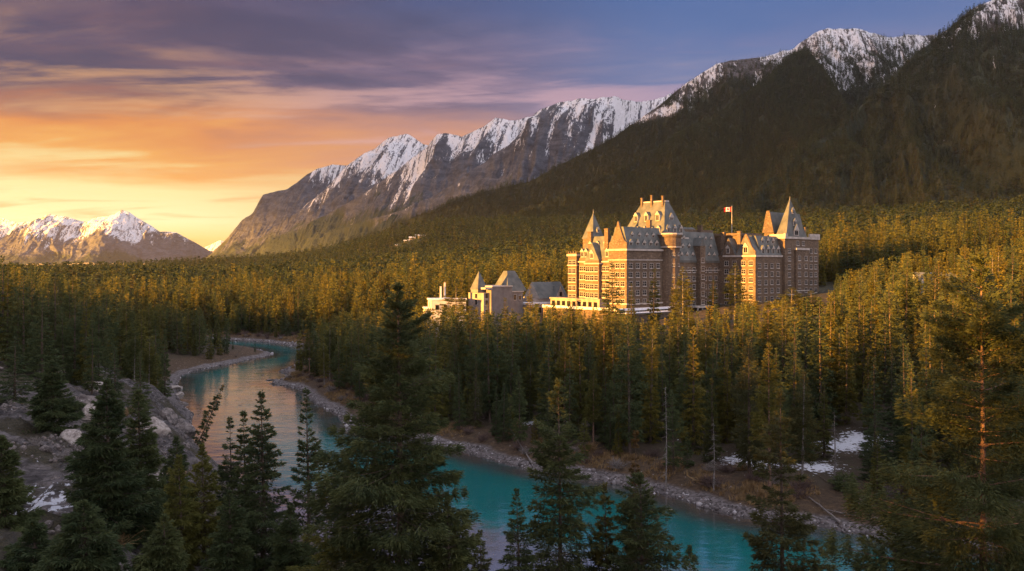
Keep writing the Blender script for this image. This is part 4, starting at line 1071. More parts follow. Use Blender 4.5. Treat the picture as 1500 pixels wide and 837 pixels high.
def build_annex():
    d = 330; x = at(735, d); g = 11.5
    root = empty('annex', (x, d, g), math.radians(40)); tag(root, 'grey towered annex with a blank wall and two steep roofs left of the hotel', 'building')
    mb = MB(); mb.box(-5.2, 5.2, 0, 12, -6, 15.4); mb.build('wall', M['grey_wall'], root)
    mb = MB(); mb.box(5.22, 12.2, 1.6, 12, -6, 13.2); mb.build('wall', M['grey_wall'], root)
    mb = MB(); mb.box(-7.8, -5.22, 1.4, 11, -6, 13.2); mb.build('wall', M['pale_wall'], root)
    mb = MB(); mb.box(-8.3, -4.9, -0.3, 2.4, 14.6, 15.3); mb.box(-5.0, 5.4, -0.3, 12.2, 15.42, 15.9); mb.box(5.3, 12.5, 1.3, 12.2, 13.22, 13.7); mb.build('cornice', M['trim'], root)
    mb = MB(); mb.frustum((4.2, 14.2, 1.4, 11.6), 13.72, (7.2, 11.2, 5.4, 7.6), 21.6); mb.build('roof', M['slate'], root)
    mb = MB(); mb.frustum((-8.6, -3.6, 4.0, 9.0), 14.5, (-6.2, -6.0, 6.4, 6.6), 21.4); mb.build('roof', M['slate'], root)
    mb = MB(); mb.box(-8.4, -5.23, 4.2, 8.8, 13.22, 14.48); mb.build('wall', M['grey_wall'], root)
    win_block(root, M['trim'], [(-6.4, 1.4, z, 0, 1.3, 1.8) for z in (1.5, 5.0, 8.6, 11.2)] + [(-7.8, 6, z, -math.pi / 2, 1.4, 1.8) for z in (5, 8.6, 11)] + [(8.0, 1.6, 10.2, 0, 1.1, 2.0), (10.6, 1.6, 10.2, 0, 1.1, 1.6)] + [(-5.2, 3.5, z, -math.pi / 2, 1.3, 1.7) for z in (13.2,)])
    mb = MB(); mb.box(-10, 14, -3.4, -0.02, -6, 0.6); mb.box(-10.2, 14.2, -3.7, -0.03, .61, 1.0); mb.build('terrace', M['pale_wall'], root)
build_annex()

def build_lodge():
    d = 348; x = at(806, d); g = 14.5
    root = empty('lodge', (x, d, g), math.radians(38)); tag(root, 'low lodge with a snow dusted pitched roof between the grey annex and the hotel', 'building')
    mb = MB(); mb.box(-9, 9, 0, 9, -5, 7.4); mb.build('wall', M['pale_wall'], root)
    mb = MB(); mb.gable(-6.2, 9.4, -0.8, 9.8, 7.42, 14.0, 'x', 0, 1); mb.build('roof', [M['slate'], M['trim']], root)
    mb = MB(); mb.gable(1.6, 6.8, -1.6, 5.0, 7.6, 12.2, 'y', 0, 1); mb.build('gable', [M['slate'], M['trim']], root)
    mb = MB(); mb.box(-14, 10, -3.2, -0.02, 5.2, 5.9); mb.box(-14, -9.02, -0.01, 8, 5.2, 5.9); mb.build('snow_cover', M['snowcap'], root)
    mb = MB(); mb.box(-13.6, 9.8, -2.9, -0.03, -5, 5.18); mb.box(-13.6, -9.03, 0, 7.6, -5, 5.18); mb.build('wall', M['pale_wall'], root)
    win_block(root, M['trim'], [(-11 + 3.0 * k, -2.92, 1.8, 0, 1.7, 2.2) for k in range(7)] + [(4.2, -1.65, 8.2, 0, 1.4, 1.7)])
build_lodge()

def build_villa():
    d = 322; x = at(652, d); g = 12.5
    root = empty('villa', (x, d, g), math.radians(14)); tag(root, 'pale flat roofed villa with two thin chimneys half hidden by golden trees', 'building')
    mb = MB(); mb.box(-5.2, 8, 0, 9, -5, 9.6); mb.box(-7.2, -5.22, 1, 8, -5, 6.4); mb.build('wall', M['white_wall'], root)
    mb = MB(); mb.box(-5.5, 8.3, -.3, 9.3, 9.62, 10.2); mb.box(-7.5, -5.55, .7, 8.3, 6.42, 6.9); mb.build('roof', M['snowcap'], root)
    mb = MB(); mb.box(-1.4, -.8, 3, 3.7, 10.22, 14.8); mb.build('chimney', M['white_wall'], root)
    mb = MB(); mb.box(0.3, .9, 4, 4.7, 10.22, 16.2); mb.build('chimney', M['white_wall'], root)
    win_block(root, M['trim'], [(-3 + 3.2 * k, 0, 6.0, 0, 1.4, 1.8) for k in range(4)] + [(-5.2, 4.5, 7.0, -math.pi / 2, 1.3, 1.7)])
build_villa()

def build_cottage():
    d = 326; x = at(1390, d); z = tz(x, d) - 0.3
    root = empty('cottage', (x, d, z), math.radians(-4)); tag(root, 'white house with a long slate roof among golden trees at the right', 'building')
    mb = MB(); mb.box(-11, 9, 0, 8, -6, 4.2); mb.build('wall', M['white_wall'], root)
    mb = MB(); mb.gable(-11.6, 9.6, -.8, 8.8, 4.22, 7.8, 'x', 0, 1); mb.build('roof', [M['slate'], M['white_wall']], root)
    for a in (-9.4, -4.6, 2.0):
        mb = MB(); mb.gable(a - 2, a + 2, -1.6, 4, 3.4, 7.0, 'y', 0, 1); mb.build('gable', [M['slate'], M['white_wall']], root)
    mb = MB(); mb.box(6.4, 8.2, 1.5, 3, 5, 9.4); mb.build('chimney', M['white_wall'], root)
    win_block(root, M['trim'], [(-9.4, -1.62, 3.5, 0, .9, 1.2), (-7.2, 0, 1.0, 0, 1.3, 1.6), (-1.6, 0, 1.0, 0, 1.3, 1.6), (5.4, 0, 1.0, 0, 1.5, 1.7)])
build_cottage()

def build_mansions():
    # pale houses in a clearing on the far hillside
    for i, (px, py, w, h, dp, dd) in enumerate([(595, 354, 9, 4.6, 8, 1500), (604, 350, 11, 4.2, 7, 1518), (618, 351.5, 12, 4.2, 7, 1510), (580, 357.5, 4, 3, 5, 1490), (611, 347.5, 8, 3.6, 6, 1535)]):
        x = at(px, dd); z = zat(py, dd)
        lab = ['widest of the pale houses in the far hillside clearing', 'pale house just right of the widest one in the hillside clearing', 'pale house at the right end of the hillside clearing',
               'tiny pale house at the left end of the hillside clearing', 'small pale house standing highest in the hillside clearing'][i]
        z = tz(x, dd)
        root = empty('house', (x, dd, z - 0.2), math.radians([-10, 6, 15, 0, 25][i])); tag(root, lab, 'house', 'pale houses on the far hillside')
        mb = MB(); mb.box(-w / 2, w / 2, 0, dp, -14, h * .55); mb.build('wall', M['pale_wall'], root)
        mb = MB(); mb.gable(-w / 2 - .8, w / 2 + .8, -.8, dp + .8, h * .552, h, 'x', 0, 1); mb.build('roof', [M['snowcap'], M['pale_wall']], root)
        win_block(root, M['white_wall'], [(-w / 2 + 2.2 + 3.6 * k, 0, h * .12, 0, 1.5, 1.5) for k in range(int(w / 4.2))])
build_mansions()
# ------------------------------------------------------------------ single trees
def place_tree(name, crown, trunk, loc, rz, sc, label, cat, group=None, lean=(0, 0)):
    root = empty(name, loc, rz); root.scale = sc; root.rotation_euler = (lean[0], lean[1], rz)
    tag(root, label, cat, group)
    c = link('crown', crown, root); t = link('trunk', trunk, root)
    return root

# trees of the far bank and the left bank, one mesh per kind, copied as single trees
BANK = []
for i, (kind, R, bare, look, mat, bk) in enumerate([
        ('spruce', 0.125, 0.05, 'narrow dark', 'spruce', 'bark'), ('column', 0.100, 0.12, 'slender column shaped', 'spruce', 'bark'), ('fir', 0.150, 0.07, 'broad bushy', 'fir', 'bark'),
        ('spruce', 0.105, 0.03, 'thin pointed', 'forest', 'bark'), ('pine', 0.120, 0.36, 'high crowned bare stemmed', 'forest', 'pinebark'), ('spruce', 0.150, 0.02, 'wide skirted', 'spruce', 'bark'),
        ('column', 0.115, 0.22, 'ragged yellow green', 'forest', 'greybark')]):
    H = 20.0
    V, Fc, br, bz = conifer_arrays(400 + i, H, R * H * 1.0, 135, 40, 0.52, 0.115, kind, bare=bare, irregular=0.34, up=0.55, down=-0.42, lat=0.36, clump=0, thick=0.045, gaps=0.05)
    crown = mesh_np('crown', V, [Fc], [M[mat]])
    trunk = trunk_mb(400 + i, H, 0.24, [b for b in br if b[0] < bare * H + 3][:14], bz, bend=0.12, wood_r=0.02).mesh('trunk', [M[bk]])
    BANK.append((crown, trunk, look, 'spruce_tree' if kind != 'pine' else 'pine_tree', 'spruce' if kind in ('spruce', 'column') else ('fir' if kind == 'fir' else 'pine')))

def pick_visible(pts, n):
    d = np.hypot(pts[:, 0], pts[:, 1]); order = np.argsort(d)
    cover = np.full(2000, 900.0); score = np.zeros(len(pts))
    for i in order:
        x, y, z, h = pts[i]
        if y > 420: break
        px = CX + x / y * F; tip = HY - (z + h - CAM_Z) / y * F; base = HY - (z - CAM_Z) / y * F; w = 0.11 * h / y * F
        a, b = int(px - w) + 250, int(px + w) + 250
        if b < 252 or a > 1748: continue
        a = max(a, 0); b = min(b, 1999)
        seg = cover[a:b + 1]
        vis = np.clip(np.minimum(seg, base) - tip, 0, None)
        score[i] = vis.mean() * (b - a)
        k = (b - a) // 4
        cover[a + k:b - k + 1] = np.minimum(cover[a + k:b - k + 1], tip + 0.22 * (base - tip))
    idx = np.argsort(-score)[:n]
    return idx[score[idx] > 20]

SPOT = [(-400, 250, 'on the wooded left bank'), (250, 345, 'on the left bank at the river bend'), (345, 470, 'on the bank beyond the gravel spit'), (470, 560, 'left of the tallest fir'), (560, 640, 'behind the tallest fir'),
        (640, 700, 'below the pale villa'), (700, 770, 'below the grey annex'), (770, 835, 'below the snowy lodge'), (835, 920, 'below the sunlit hotel front'),
        (920, 1000, 'below the round hotel turret'), (1000, 1060, 'below the long hotel wing'), (1060, 1130, 'below the sunlit hotel bay'), (1130, 1210, 'below the spired hotel tower'),
        (1210, 1290, 'around the snow patch'), (1290, 1380, 'right of the snow patch'), (1380, 1900, 'behind the big right pine')]
def bank_trees():
    idx = pick_visible(WOOD, 262)
    rng = random.Random(12)
    s_all = np.minimum(dist_poly(WOOD[idx, 0], WOOD[idx, 1], RB), dist_poly(WOOD[idx, 0], WOOD[idx, 1], LB))
    for i, s in zip(idx, s_all):
        x, y, z, h = WOOD[i]; px = CX + x / y * F
        ki = rng.choice([0, 0, 1, 1, 2, 3, 3, 4, 5, 6])
        crown, trunk, look, nm, cat = BANK[ki]
        spot = next(t for a, b, t in SPOT if a <= px < b)
        row = 'by the water' if s < 24 else ('in mid forest' if s < 70 else 'in the back rows')
        tall = 'tall' if h > 17.5 else ('mid sized' if h > 13 else 'short')
        lab = f'{tall} {look} {cat} {row} {spot}'
        if len(lab.split()) > 16: lab = lab.replace('in the back rows', 'far back').replace('mid sized', 'medium')
        k = h / 20.0; wd = k * rng.uniform(0.9, 1.15) * (1.12 if h < 13 else 1)
        place_tree(nm, crown, trunk, (x, y, z), rng.uniform(0, 6.28), (wd, wd, k), lab, cat, f'{look} {cat} trees {row} {spot}', (rng.gauss(0, .015), rng.gauss(0, .015)))
    return np.delete(WOOD, idx, axis=0)
WOOD = bank_trees()

# tall trees that stand up in front of the hotel, each measured from the photograph
for px, py, d, hw, look in [(897, 385, 262, 26, 'tallest dark spruce standing before the sunlit hotel front'), (958, 393, 270, 14, 'slim tree before the shaded hotel block, left of the turret'), (1000, 391, 268, 15, 'golden tipped tree before the start of the long hotel wing'),
                            (1077, 386, 276, 15, 'dark pointed spruce before the sunlit hotel bay'), (1160, 421, 262, 24, 'golden bushy tree before the spired hotel tower'), (1188, 426, 262, 18, 'golden tree at the right foot of the spired hotel tower'),
                            (1045, 410, 280, 13, 'thin tree before the right end of the long hotel wing'), (925, 415, 285, 10, 'thin bare looking tree at the corner of the shaded hotel block'), (986, 410, 276, 10, 'narrow tree between two golden trees before the turret'),
                            (740, 436, 268, 14, 'pointed golden tree before the grey annex wall'), (776, 418, 285, 13, 'slender golden tree between the annex and the lodge'), (714, 445, 275, 9, 'slim golden tree at the left foot of the annex'),
                            (1262, 398, 255, 22, 'tall golden tree to the right of the hotel'), (1100, 432, 268, 16, 'golden tree below the corner of the sunlit bay'), (668, 415, 300, 24, 'broad golden tree rising beside the pale villa')]:
    x = at(px, d); z = tz(x, d) - 0.3; h = zat(py, d) - z; r = hw * d / F
    k = {26: 0, 24: 6, 22: 6}.get(hw, 3 if hw < 15 else 6)
    crown, trunk, lk, nm, cat = BANK[k]
    Rk = [2.5, 2.0, 3.0, 2.1, 2.4, 3.0, 2.3][k]
    place_tree(nm, crown, trunk, (x, d, z), px * 0.37, (r / Rk, r / Rk, h / 20.0), look, cat)

for px, py, d, k, R, lab in [(4, 374, 142, 5, 3.6, 'tallest dark spruce on the skyline at the left edge'), (47, 388, 150, 0, 1.9, 'slim spruce between the two tallest at the left edge skyline'), (81, 389, 146, 5, 3.3, 'tall broad spruce second from the left edge on the skyline'),
                            (27, 420, 132, 2, 2.8, 'bushy spruce in front of the left edge skyline trees'), (62, 432, 128, 5, 2.9, 'broad dark spruce above the bare rock at the left'), (110, 425, 138, 0, 2.4, 'dark spruce above the flat pale ledge'), (145, 440, 150, 2, 2.7, 'bushy dark tree right of the trees above the pale ledge'),
                            (22, 492, 106, 5, 2.6, 'broad dark spruce at the left edge right above the bare rock slope'), (168, 508, 126, 0, 1.8, 'slim dark spruce behind the grey pointed rock on the left slope'), (205, 516, 134, 5, 2.2, 'dark spruce on the cliff top above the pale cracked rock'),
                            (1207, 560, 140, 3, 1.7, 'slim spruce left of the bare dead tree by the snow patch'), (1180, 590, 138, 0, 1.8, 'dark spruce at the left end of the snow patch'), (1282, 600, 128, 5, 2.9, 'broad dark spruce at the right end of the snow patch')]:
    x = at(px, d); z = tz(x, d) - 0.3; h = zat(py, d) - z
    crown, trunk, lk, nm, cat = BANK[k]; Rk = [2.5, 2.0, 3.0, 2.1, 2.4, 3.0, 2.3][k]
    place_tree(nm, crown, trunk, (x, d, z), px * 0.37, (R / Rk, R / Rk, h / 20.0), lab, cat)

# the big trees on the slope below the viewpoint
def hero(name, px, py, d, kind, R, label, cat, seed, H=None, bare=0.06, mat='spruce', bark='bark', nb=170, ns=60, Ls=0.42, Ws=0.10, irregular=0.35, up=0.55, down=-0.3, lat=0.40, clump=7, gaps=0.08, lean=(0, 0), r0=0.26, tipup=0.35, thick=0.03, dz=0.0):
    x = at(px, d); z = tz(x, d) - 0.3 + dz; h = zat(py, d) - z
    if nb < 300: nb = int(nb * 1.3)
    ns = int(ns * 2.3); Ws = Ws * 0.58; Ls = Ls * 0.92
    V, Fc, br, bz = conifer_arrays(seed, h, R, nb, ns, Ls, Ws, kind, bare=bare, irregular=irregular, up=up, down=down, lat=lat, clump=clump, gaps=gaps, tipup=tipup, thick=thick)
    crown = mesh_np('crown', V, [Fc], [M[mat]])
    trunk = trunk_mb(seed, h, r0, br, bz, bend=0.25, n=10).mesh('trunk', [M[bark]])
    return place_tree(name, crown, trunk, (x, d, z), 0, (1, 1, 1), label, cat, None, lean)

hero('fir_tree', 583, 416, 47, 'fir', 3.6, 'tallest broad fir in the foreground, its dark crown overlapping the river', 'fir', 501, bare=0.05, mat='fir', nb=300, ns=125, Ls=0.33, Ws=0.10, irregular=0.55, up=0.6, down=-0.3, clump=8, gaps=0.16, r0=0.30, thick=0.035)
hero('pine_tree', 1437, 372, 36, 'pine', 4.3, 'big open pine at the right edge with a bare reddish trunk showing', 'pine', 502, bare=0.10, mat='fir', bark='pinebark', nb=135, ns=270, Ls=0.25, Ws=0.085, irregular=0.6, up=0.5, down=-0.25, clump=9, gaps=0.22, r0=0.2, thick=0.06, lat=0.42)
hero('spruce_tree', 449, 570, 60, 'spruce', 1.9, 'slim open spruce with upswept branches left of the tall fir', 'spruce', 503, nb=95, ns=42, Ls=0.34, Ws=0.10, up=0.7, down=-0.1, irregular=0.3, clump=5, gaps=0.05, tipup=0.6, lat=0.3, r0=0.17)
hero('spruce_tree', 383, 574, 58, 'spruce', 2.5, 'tallest of the dense spruces in front of the pink river', 'spruce', 504, nb=170, ns=52, Ls=0.34, Ws=0.09, clump=6, down=-0.3, tipup=0.5, r0=0.2)
hero('spruce_tree', 357, 603, 59.5, 'spruce', 1.7, 'narrow spruce close against the left side of the tallest dense spruce', 'spruce', 505, nb=120, ns=42, Ls=0.32, Ws=0.09, clump=5, r0=0.15)
hero('spruce_tree', 337, 612, 61, 'spruce', 1.7, 'leftmost narrow spruce of the clump before the pink river', 'spruce', 506, nb=110, ns=40, Ls=0.32, Ws=0.09, clump=5, r0=0.15)
hero('young_fir', 296, 652, 57, 'spruce', 1.9, 'yellow green young fir with a thin bare tip beside the rocky slope', 'fir', 507, mat='young', nb=100, ns=45, Ls=0.34, Ws=0.10, clump=5, up=0.8, irregular=0.4, gaps=0.1, r0=0.13)
hero('young_fir', 262, 668, 55, 'spruce', 1.7, 'yellow green young fir with a rusty tip at the foot of the rocky slope', 'fir', 508, mat='young', nb=95, ns=42, Ls=0.34, Ws=0.10, clump=5, up=0.8, irregular=0.4, r0=0.13)
hero('spruce_tree', 258, 640, 70, 'spruce', 2.0, 'short dark spruce standing on the rocks behind the yellow green firs', 'spruce', 509, nb=110, ns=40, Ls=0.36, Ws=0.10, clump=5, r0=0.15)
hero('spruce_tree', 156, 556, 58, 'spruce', 3.3, 'large dark spruce in front of the rocky slope at the left', 'spruce', 510, nb=220, ns=62, Ls=0.40, Ws=0.11, irregular=0.4, clump=7, r0=0.25)
hero('spruce_tree', 203, 572, 62, 'spruce', 2.6, 'dark spruce pressed against the right side of the large left spruce', 'spruce', 511, nb=170, ns=52, Ls=0.38, Ws=0.11, clump=6, r0=0.2)
hero('spruce_tree', 76, 530, 98, 'spruce', 3.4, 'wide low spruce growing alone on the rock ledge at the left', 'spruce', 512, nb=150, ns=46, Ls=0.5, Ws=0.14, clump=6, r0=0.22)
hero('spruce_tree', 2, 640, 52, 'spruce', 2.2, 'dark spruce cut by the left edge below the bare rock', 'spruce', 513, nb=150, ns=46, Ls=0.38, Ws=0.11, clump=6, r0=0.18)
hero('spruce_tree', 48, 765, 46, 'spruce', 1.7, 'small dark spruce at the bottom left corner', 'spruce', 514, nb=110, ns=40, Ls=0.32, Ws=0.10, clump=5, r0=0.14)
hero('spruce_tree', 818, 556, 60, 'fir', 2.6, 'tall narrow topped fir in front of the far gravel shore, right of the tall fir', 'fir', 515, mat='fir', nb=165, ns=55, Ls=0.38, Ws=0.11, irregular=0.5, clump=6, gaps=0.15, r0=0.2, up=0.6)
hero('spruce_tree', 757, 717, 57, 'spruce', 1.7, 'small pointed spruce over the turquoise water', 'spruce', 516, nb=110, ns=40, Ls=0.30, Ws=0.085, clump=5, up=0.6, tipup=0.5, r0=0.13)
hero('spruce_tree', 703, 778, 52, 'spruce', 1.3, 'spruce tip just showing at the bottom edge by the tall fir', 'spruce', 517, nb=80, ns=36, Ls=0.28, Ws=0.08, clump=5, r0=0.1)
hero('fir_tree', 938, 693, 58, 'fir', 2.9, 'bushy fir over the turquoise water right of the small pointed spruce', 'fir', 518, mat='fir', nb=150, ns=55, Ls=0.36, Ws=0.11, irregular=0.5, clump=6, gaps=0.12, r0=0.2)
hero('young_fir', 931, 632, 66, 'spruce', 1.2, 'thin rusty tipped tree rising behind the bushy fir', 'fir', 519, mat='dry', nb=90, ns=36, Ls=0.36, Ws=0.11, clump=4, irregular=0.4, gaps=0.1, r0=0.12)
hero('young_fir', 886, 708, 60, 'spruce', 1.8, 'yellow green tree between the two firs over the water', 'fir', 520, mat='young', nb=90, ns=42, Ls=0.36, Ws=0.11, clump=5, irregular=0.5, gaps=0.2, r0=0.12)
hero('spruce_tree', 1143, 572, 53, 'fir', 2.1, 'ragged narrow fir with an orange tinged top before the gravel shore at the right', 'fir', 521, mat='fir', nb=140, ns=50, Ls=0.36, Ws=0.11, irregular=0.65, clump=6, gaps=0.22, r0=0.18, up=0.5)
hero('pine_tree', 1362, 655, 44, 'pine', 2.3, 'green pine left of the big right edge pine, branches over the bank', 'pine', 522, mat='fir', nb=120, ns=130, Ls=0.28, Ws=0.09, irregular=0.55, clump=8, gaps=0.15, r0=0.2, lat=0.42)
hero('young_fir', 1310, 742, 40, 'fir', 2.3, 'low bushy pine at the bottom right in front of the shore', 'pine', 524, mat='young', nb=90, ns=100, Ls=0.24, Ws=0.075, irregular=0.55, clump=7, gaps=0.15, r0=0.12, lat=0.42)
hero('young_fir', 505, 668, 49, 'fir', 2.0, 'yellow green fir at the left foot of the tallest fir', 'fir', 525, mat='young', nb=110, ns=52, Ls=0.34, Ws=0.10, irregular=0.5, clump=6, gaps=0.15, r0=0.14)
hero('spruce_tree', 425, 742, 52, 'spruce', 2.0, 'dark spruce below the slim open spruce at the bottom edge', 'spruce', 526, nb=110, ns=44, Ls=0.34, Ws=0.10, clump=5, r0=0.14)
hero('spruce_tree', 240, 756, 46, 'spruce', 1.8, 'short dark spruce at the bottom edge below the young firs', 'spruce', 527, nb=110, ns=44, Ls=0.32, Ws=0.10, clump=5, r0=0.14)
hero('spruce_tree', 336, 720, 50, 'spruce', 1.8, 'dark spruce below the clump of dense spruces at the bottom edge', 'spruce', 528, nb=120, ns=44, Ls=0.32, Ws=0.10, clump=5, r0=0.14)
hero('fir_tree', 655, 735, 46, 'fir', 1.8, 'dark fir at the right foot of the tallest fir', 'fir', 529, mat='fir', nb=110, ns=50, Ls=0.34, Ws=0.10, irregular=0.5, clump=6, gaps=0.1, r0=0.14)
hero('fir_tree', 1010, 800, 52, 'spruce', 1.3, 'tip of a small spruce at the bottom edge right of the bushy fir', 'spruce', 530, nb=80, ns=36, Ls=0.28, Ws=0.08, clump=5, r0=0.1)
hero('spruce_tree', 122, 735, 44, 'spruce', 2.3, 'dark spruce at the bottom edge in front of the large left spruce', 'spruce', 531, nb=140, ns=46, Ls=0.34, Ws=0.10, clump=5, r0=0.16)
# the tree that leans out over the bend
hero('leaning_spruce', 287, 556, 158, 'spruce', 1.5, 'thin spruce leaning out over the water from the rock point', 'spruce', 532, nb=60, ns=18, Ls=0.55, Ws=0.17, clump=4, irregular=0.5, gaps=0.15, r0=0.12, lean=(0, 0.42))

forest_object('forest', np.vstack([WOOD, HILL]), LOD_MID, LOD_FAR, 620, 'golden topped conifer forest filling the valley round the hotel', 'forest')
forest_object('mountain_forest', np.vstack(FOREST_PTS) * np.array([1, 1, 1, 21.0]), LOD_FAR, [], 1e9, 'dark conifer forest covering the lower mountain slopes', 'forest')
print('WOOD', len(WOOD), 'HILL', len(HILL), 'MTN', sum(len(a) for a in FOREST_PTS))
# ------------------------------------------------------------------ unseen cloud bank added far left to keep sun off the peaks
def build_shade_cloud():
    rng = np.random.default_rng(3)
    nx, nyy = 14, 150
    # a long, flat, lumpy roll: cross sections along y
    ys = np.linspace(-10500, 6500, nyy); na = 22
    V = []
    for k, y in enumerate(ys):
        taper = min(1, 0.15 + 3.0 * min(k, nyy - 1 - k) / nyy)
        base = 1620 + 50 * float(fbm(np.array([y / 900]), np.array([3.0]), 6, 4)[0])
        th = 1700 * taper * (0.8 + 0.5 * float(vnoise(np.array([y / 1500]), np.array([1.0]), 9)[0])); wd = 1300 * taper
        for j in range(na):
            a = 2 * math.pi * j / na
            lump = 1 + 0.20 * float(fbm(np.array([y / 420 + 3 * math.cos(a)]), np.array([a * 2.2]), 13, 3)[0])
            cz = max(-0.28, math.sin(a)) * th * 0.5
            V.append((-11600 + math.cos(a) * wd * lump, y, base + 0.14 * th + cz * (lump if cz > 0 else 1)))
    F_ = []
    for k in range(nyy - 1):
        for j in range(na):
            j2 = (j + 1) % na; F_.append((k * na + j, k * na + j2, (k + 1) * na + j2, (k + 1) * na + j))
    m = bpy.data.materials.new('shade_cloud'); m.use_nodes = True; m.node_tree.nodes.clear(); g = NT(m.node_tree)
    out = g.new('ShaderNodeOutputMaterial'); df = g.new('ShaderNodeBsdfDiffuse'); df.inputs[0].default_value = (0.8, 0.8, 0.82, 1)
    tl = g.new('ShaderNodeBsdfTransparent'); mx = g.new('ShaderNodeMixShader'); gp = g.new('ShaderNodeNewGeometry'); sp = g.new('ShaderNodeSeparateXYZ'); g.link(gp.outputs['Position'], sp.inputs[0])
    g.link(g.math('MULTIPLY', g.smooth(sp.outputs[2], 1590.0, 2050.0), 0.84), mx.inputs[0])        # denser above, so its shade deepens up the slopes
    g.link(tl.outputs[0], mx.inputs[1]); g.link(df.outputs[0], mx.inputs[2]); g.link(mx.outputs[0], out.inputs[0])
    me = mesh_np('shade_cloud', V, [np.array(F_)], [m], smooth=True)
    tag(link('shade_cloud', me), kind='structure')
build_shade_cloud()

# ------------------------------------------------------------------ stones, driftwood, shrubs and dry grass
def ico(sub):
    bm = bmesh.new(); bmesh.ops.create_icosphere(bm, subdivisions=sub, radius=1.0)
    V = np.array([v.co[:] for v in bm.verts]); Fc = np.array([[v.index for v in f.verts] for f in bm.faces]); bm.free(); return V, Fc
ICO1, ICO3 = ico(1), ico(4)
def boulder_mesh(seed, mat, flat=0.7):
    V, Fc = ICO3; V = V.copy()
    rng = np.random.default_rng(seed)
    for _ in range(9):                                    # plane cuts make it angular
        n = rng.normal(size=3); n /= np.linalg.norm(n); d = rng.uniform(0.55, 0.85)
        e = V @ n - d; V -= np.outer(np.clip(e, 0, None), n)
    nz = fbm(V[:, 0] * 2.2 + V[:, 2] * 1.3, V[:, 1] * 2.2 - V[:, 2], seed, 5, 0.6)
    V *= (1 + 0.16 * nz)[:, None]; V[:, 2] *= flat
    return mesh_np('boulder', V, [Fc], [mat])
def rock_mat(name, c0, c1, c2):
    m, g, b, out = new_mat(name); tc = g.new('ShaderNodeTexCoord'); P = tc.outputs['Object']
    n = g.noise(g.mapping(P, (1, 1, 2.2)), 2.0, 8, 0.65, 0.4); n2 = g.noise(P, 6.0, 6, 0.7)
    c = g.mix(g.smooth(n, 0.35, 0.65), c0, c1); c = g.mix(g.smooth(n2, 0.56, 0.7), c, c2)
    g.link(c, b.inputs['Base Color']); bump(g, b, g.math('ADD', n, n2), 0.7, 0.12); return m
M['rock_pale'] = rock_mat('pale_rock', (0.20, 0.17, 0.15), (0.46, 0.41, 0.37), (0.60, 0.56, 0.52))
M['rock_dark'] = rock_mat('dark_rock', (0.07, 0.06, 0.058), (0.22, 0.19, 0.175), (0.40, 0.37, 0.36))

BOULDERS = [  # px, py, distance, size (w, d, h), tone, label
    (76, 517, 143, (2.2, 1.8, 1.6), 'p', 'pale upright rock among the trees left of the flat pale ledge'), (117, 513, 141, (4.4, 2.2, 1.0), 'p', 'long flat pale rock ledge among the trees on the left bank'), (133, 524, 139, (1.7, 1.4, 1.2), 'p', 'small white rock under the right end of the flat pale ledge'),
    (129, 570, 118, (1.9, 1.6, 2.0), 'd', 'grey pointed rock standing right of the lone spruce on the ledge'), (131, 582, 114, (1.1, 1.0, 1.6), 'p', 'white streaked rock just below the grey pointed rock'), (104, 630, 95, (1.5, 1.2, 1.2), 'p', 'rounded pale rock below the lone spruce on the ledge'),
    (226, 610, 128, (2.6, 2.0, 2.0), 'p', 'pale cracked rock on the cliff top facing the pink river'), (243, 600, 150, (2.2, 2.0, 1.9), 'd', 'dark rock on the cliff crest near the leaning spruce'), (266, 622, 165, (3.0, 2.4, 2.4), 'd', 'dark blocky rock at the tip of the cliff over the river'),
    (215, 708, 84, (1.7, 1.5, 1.6), 'p', 'pale angular rock beside the large left spruce, above the young firs'), (236, 740, 80, (2.1, 1.7, 1.5), 'd', 'grey rock above the yellow green firs'), (225, 805, 66, (1.1, 1.0, 0.9), 'd', 'small grey rock at the bottom edge left of the yellow green firs'),
    (258, 567, 243, (2.1, 1.7, 0.9), 'p', 'large pale boulder at the waterline of the left bank bend'), (264, 577, 232, (1.6, 1.3, 0.8), 'p', 'pale boulder in the shallows just below the largest bank boulder'), (268, 590, 216, (1.4, 1.2, 0.7), 'd', 'dark boulder in the shallows near the leaning spruce'),
    (396, 557, 262, (1.7, 0.9, 0.35), 'd', 'left of two dark flat rocks in the river off the gravel spit'), (405, 557, 262, (1.3, 0.8, 0.3), 'd', 'right of two dark flat rocks in the river off the gravel spit'), (385, 549.5, 274, (0.5, 0.4, 0.25), 'd', 'tiny dark rock alone in the river upstream of the gravel spit'),
    (352, 592, 215, (0.9, 0.5, 0.15), 'd', 'low dark rock just breaking the pink water in midstream'), (983, 745.5, 122.5, (0.35, 0.3, 0.22), 'p', 'single small white stone in the shallows of the near right shore'), (554, 633, 181, (1.2, 0.9, 0.7), 'p', 'white boulder on the right gravel shore beside the tall fir')]
for i, (px, py, d, (w, dp, h), tone, lab) in enumerate(BOULDERS):
    x = at(px, d); z = tz(x, d)
    o = link('boulder', boulder_mesh(700 + i, M['rock_pale' if tone == 'p' else 'rock_dark']))
    o.location = (x, d, max(z, -0.1) + h * 0.25); o.scale = (w, dp, h / 0.7); o.rotation_euler = (0.1 * math.sin(i), 0.12 * math.cos(i * 2), i * 1.1)
    tag(o, lab, 'boulder')

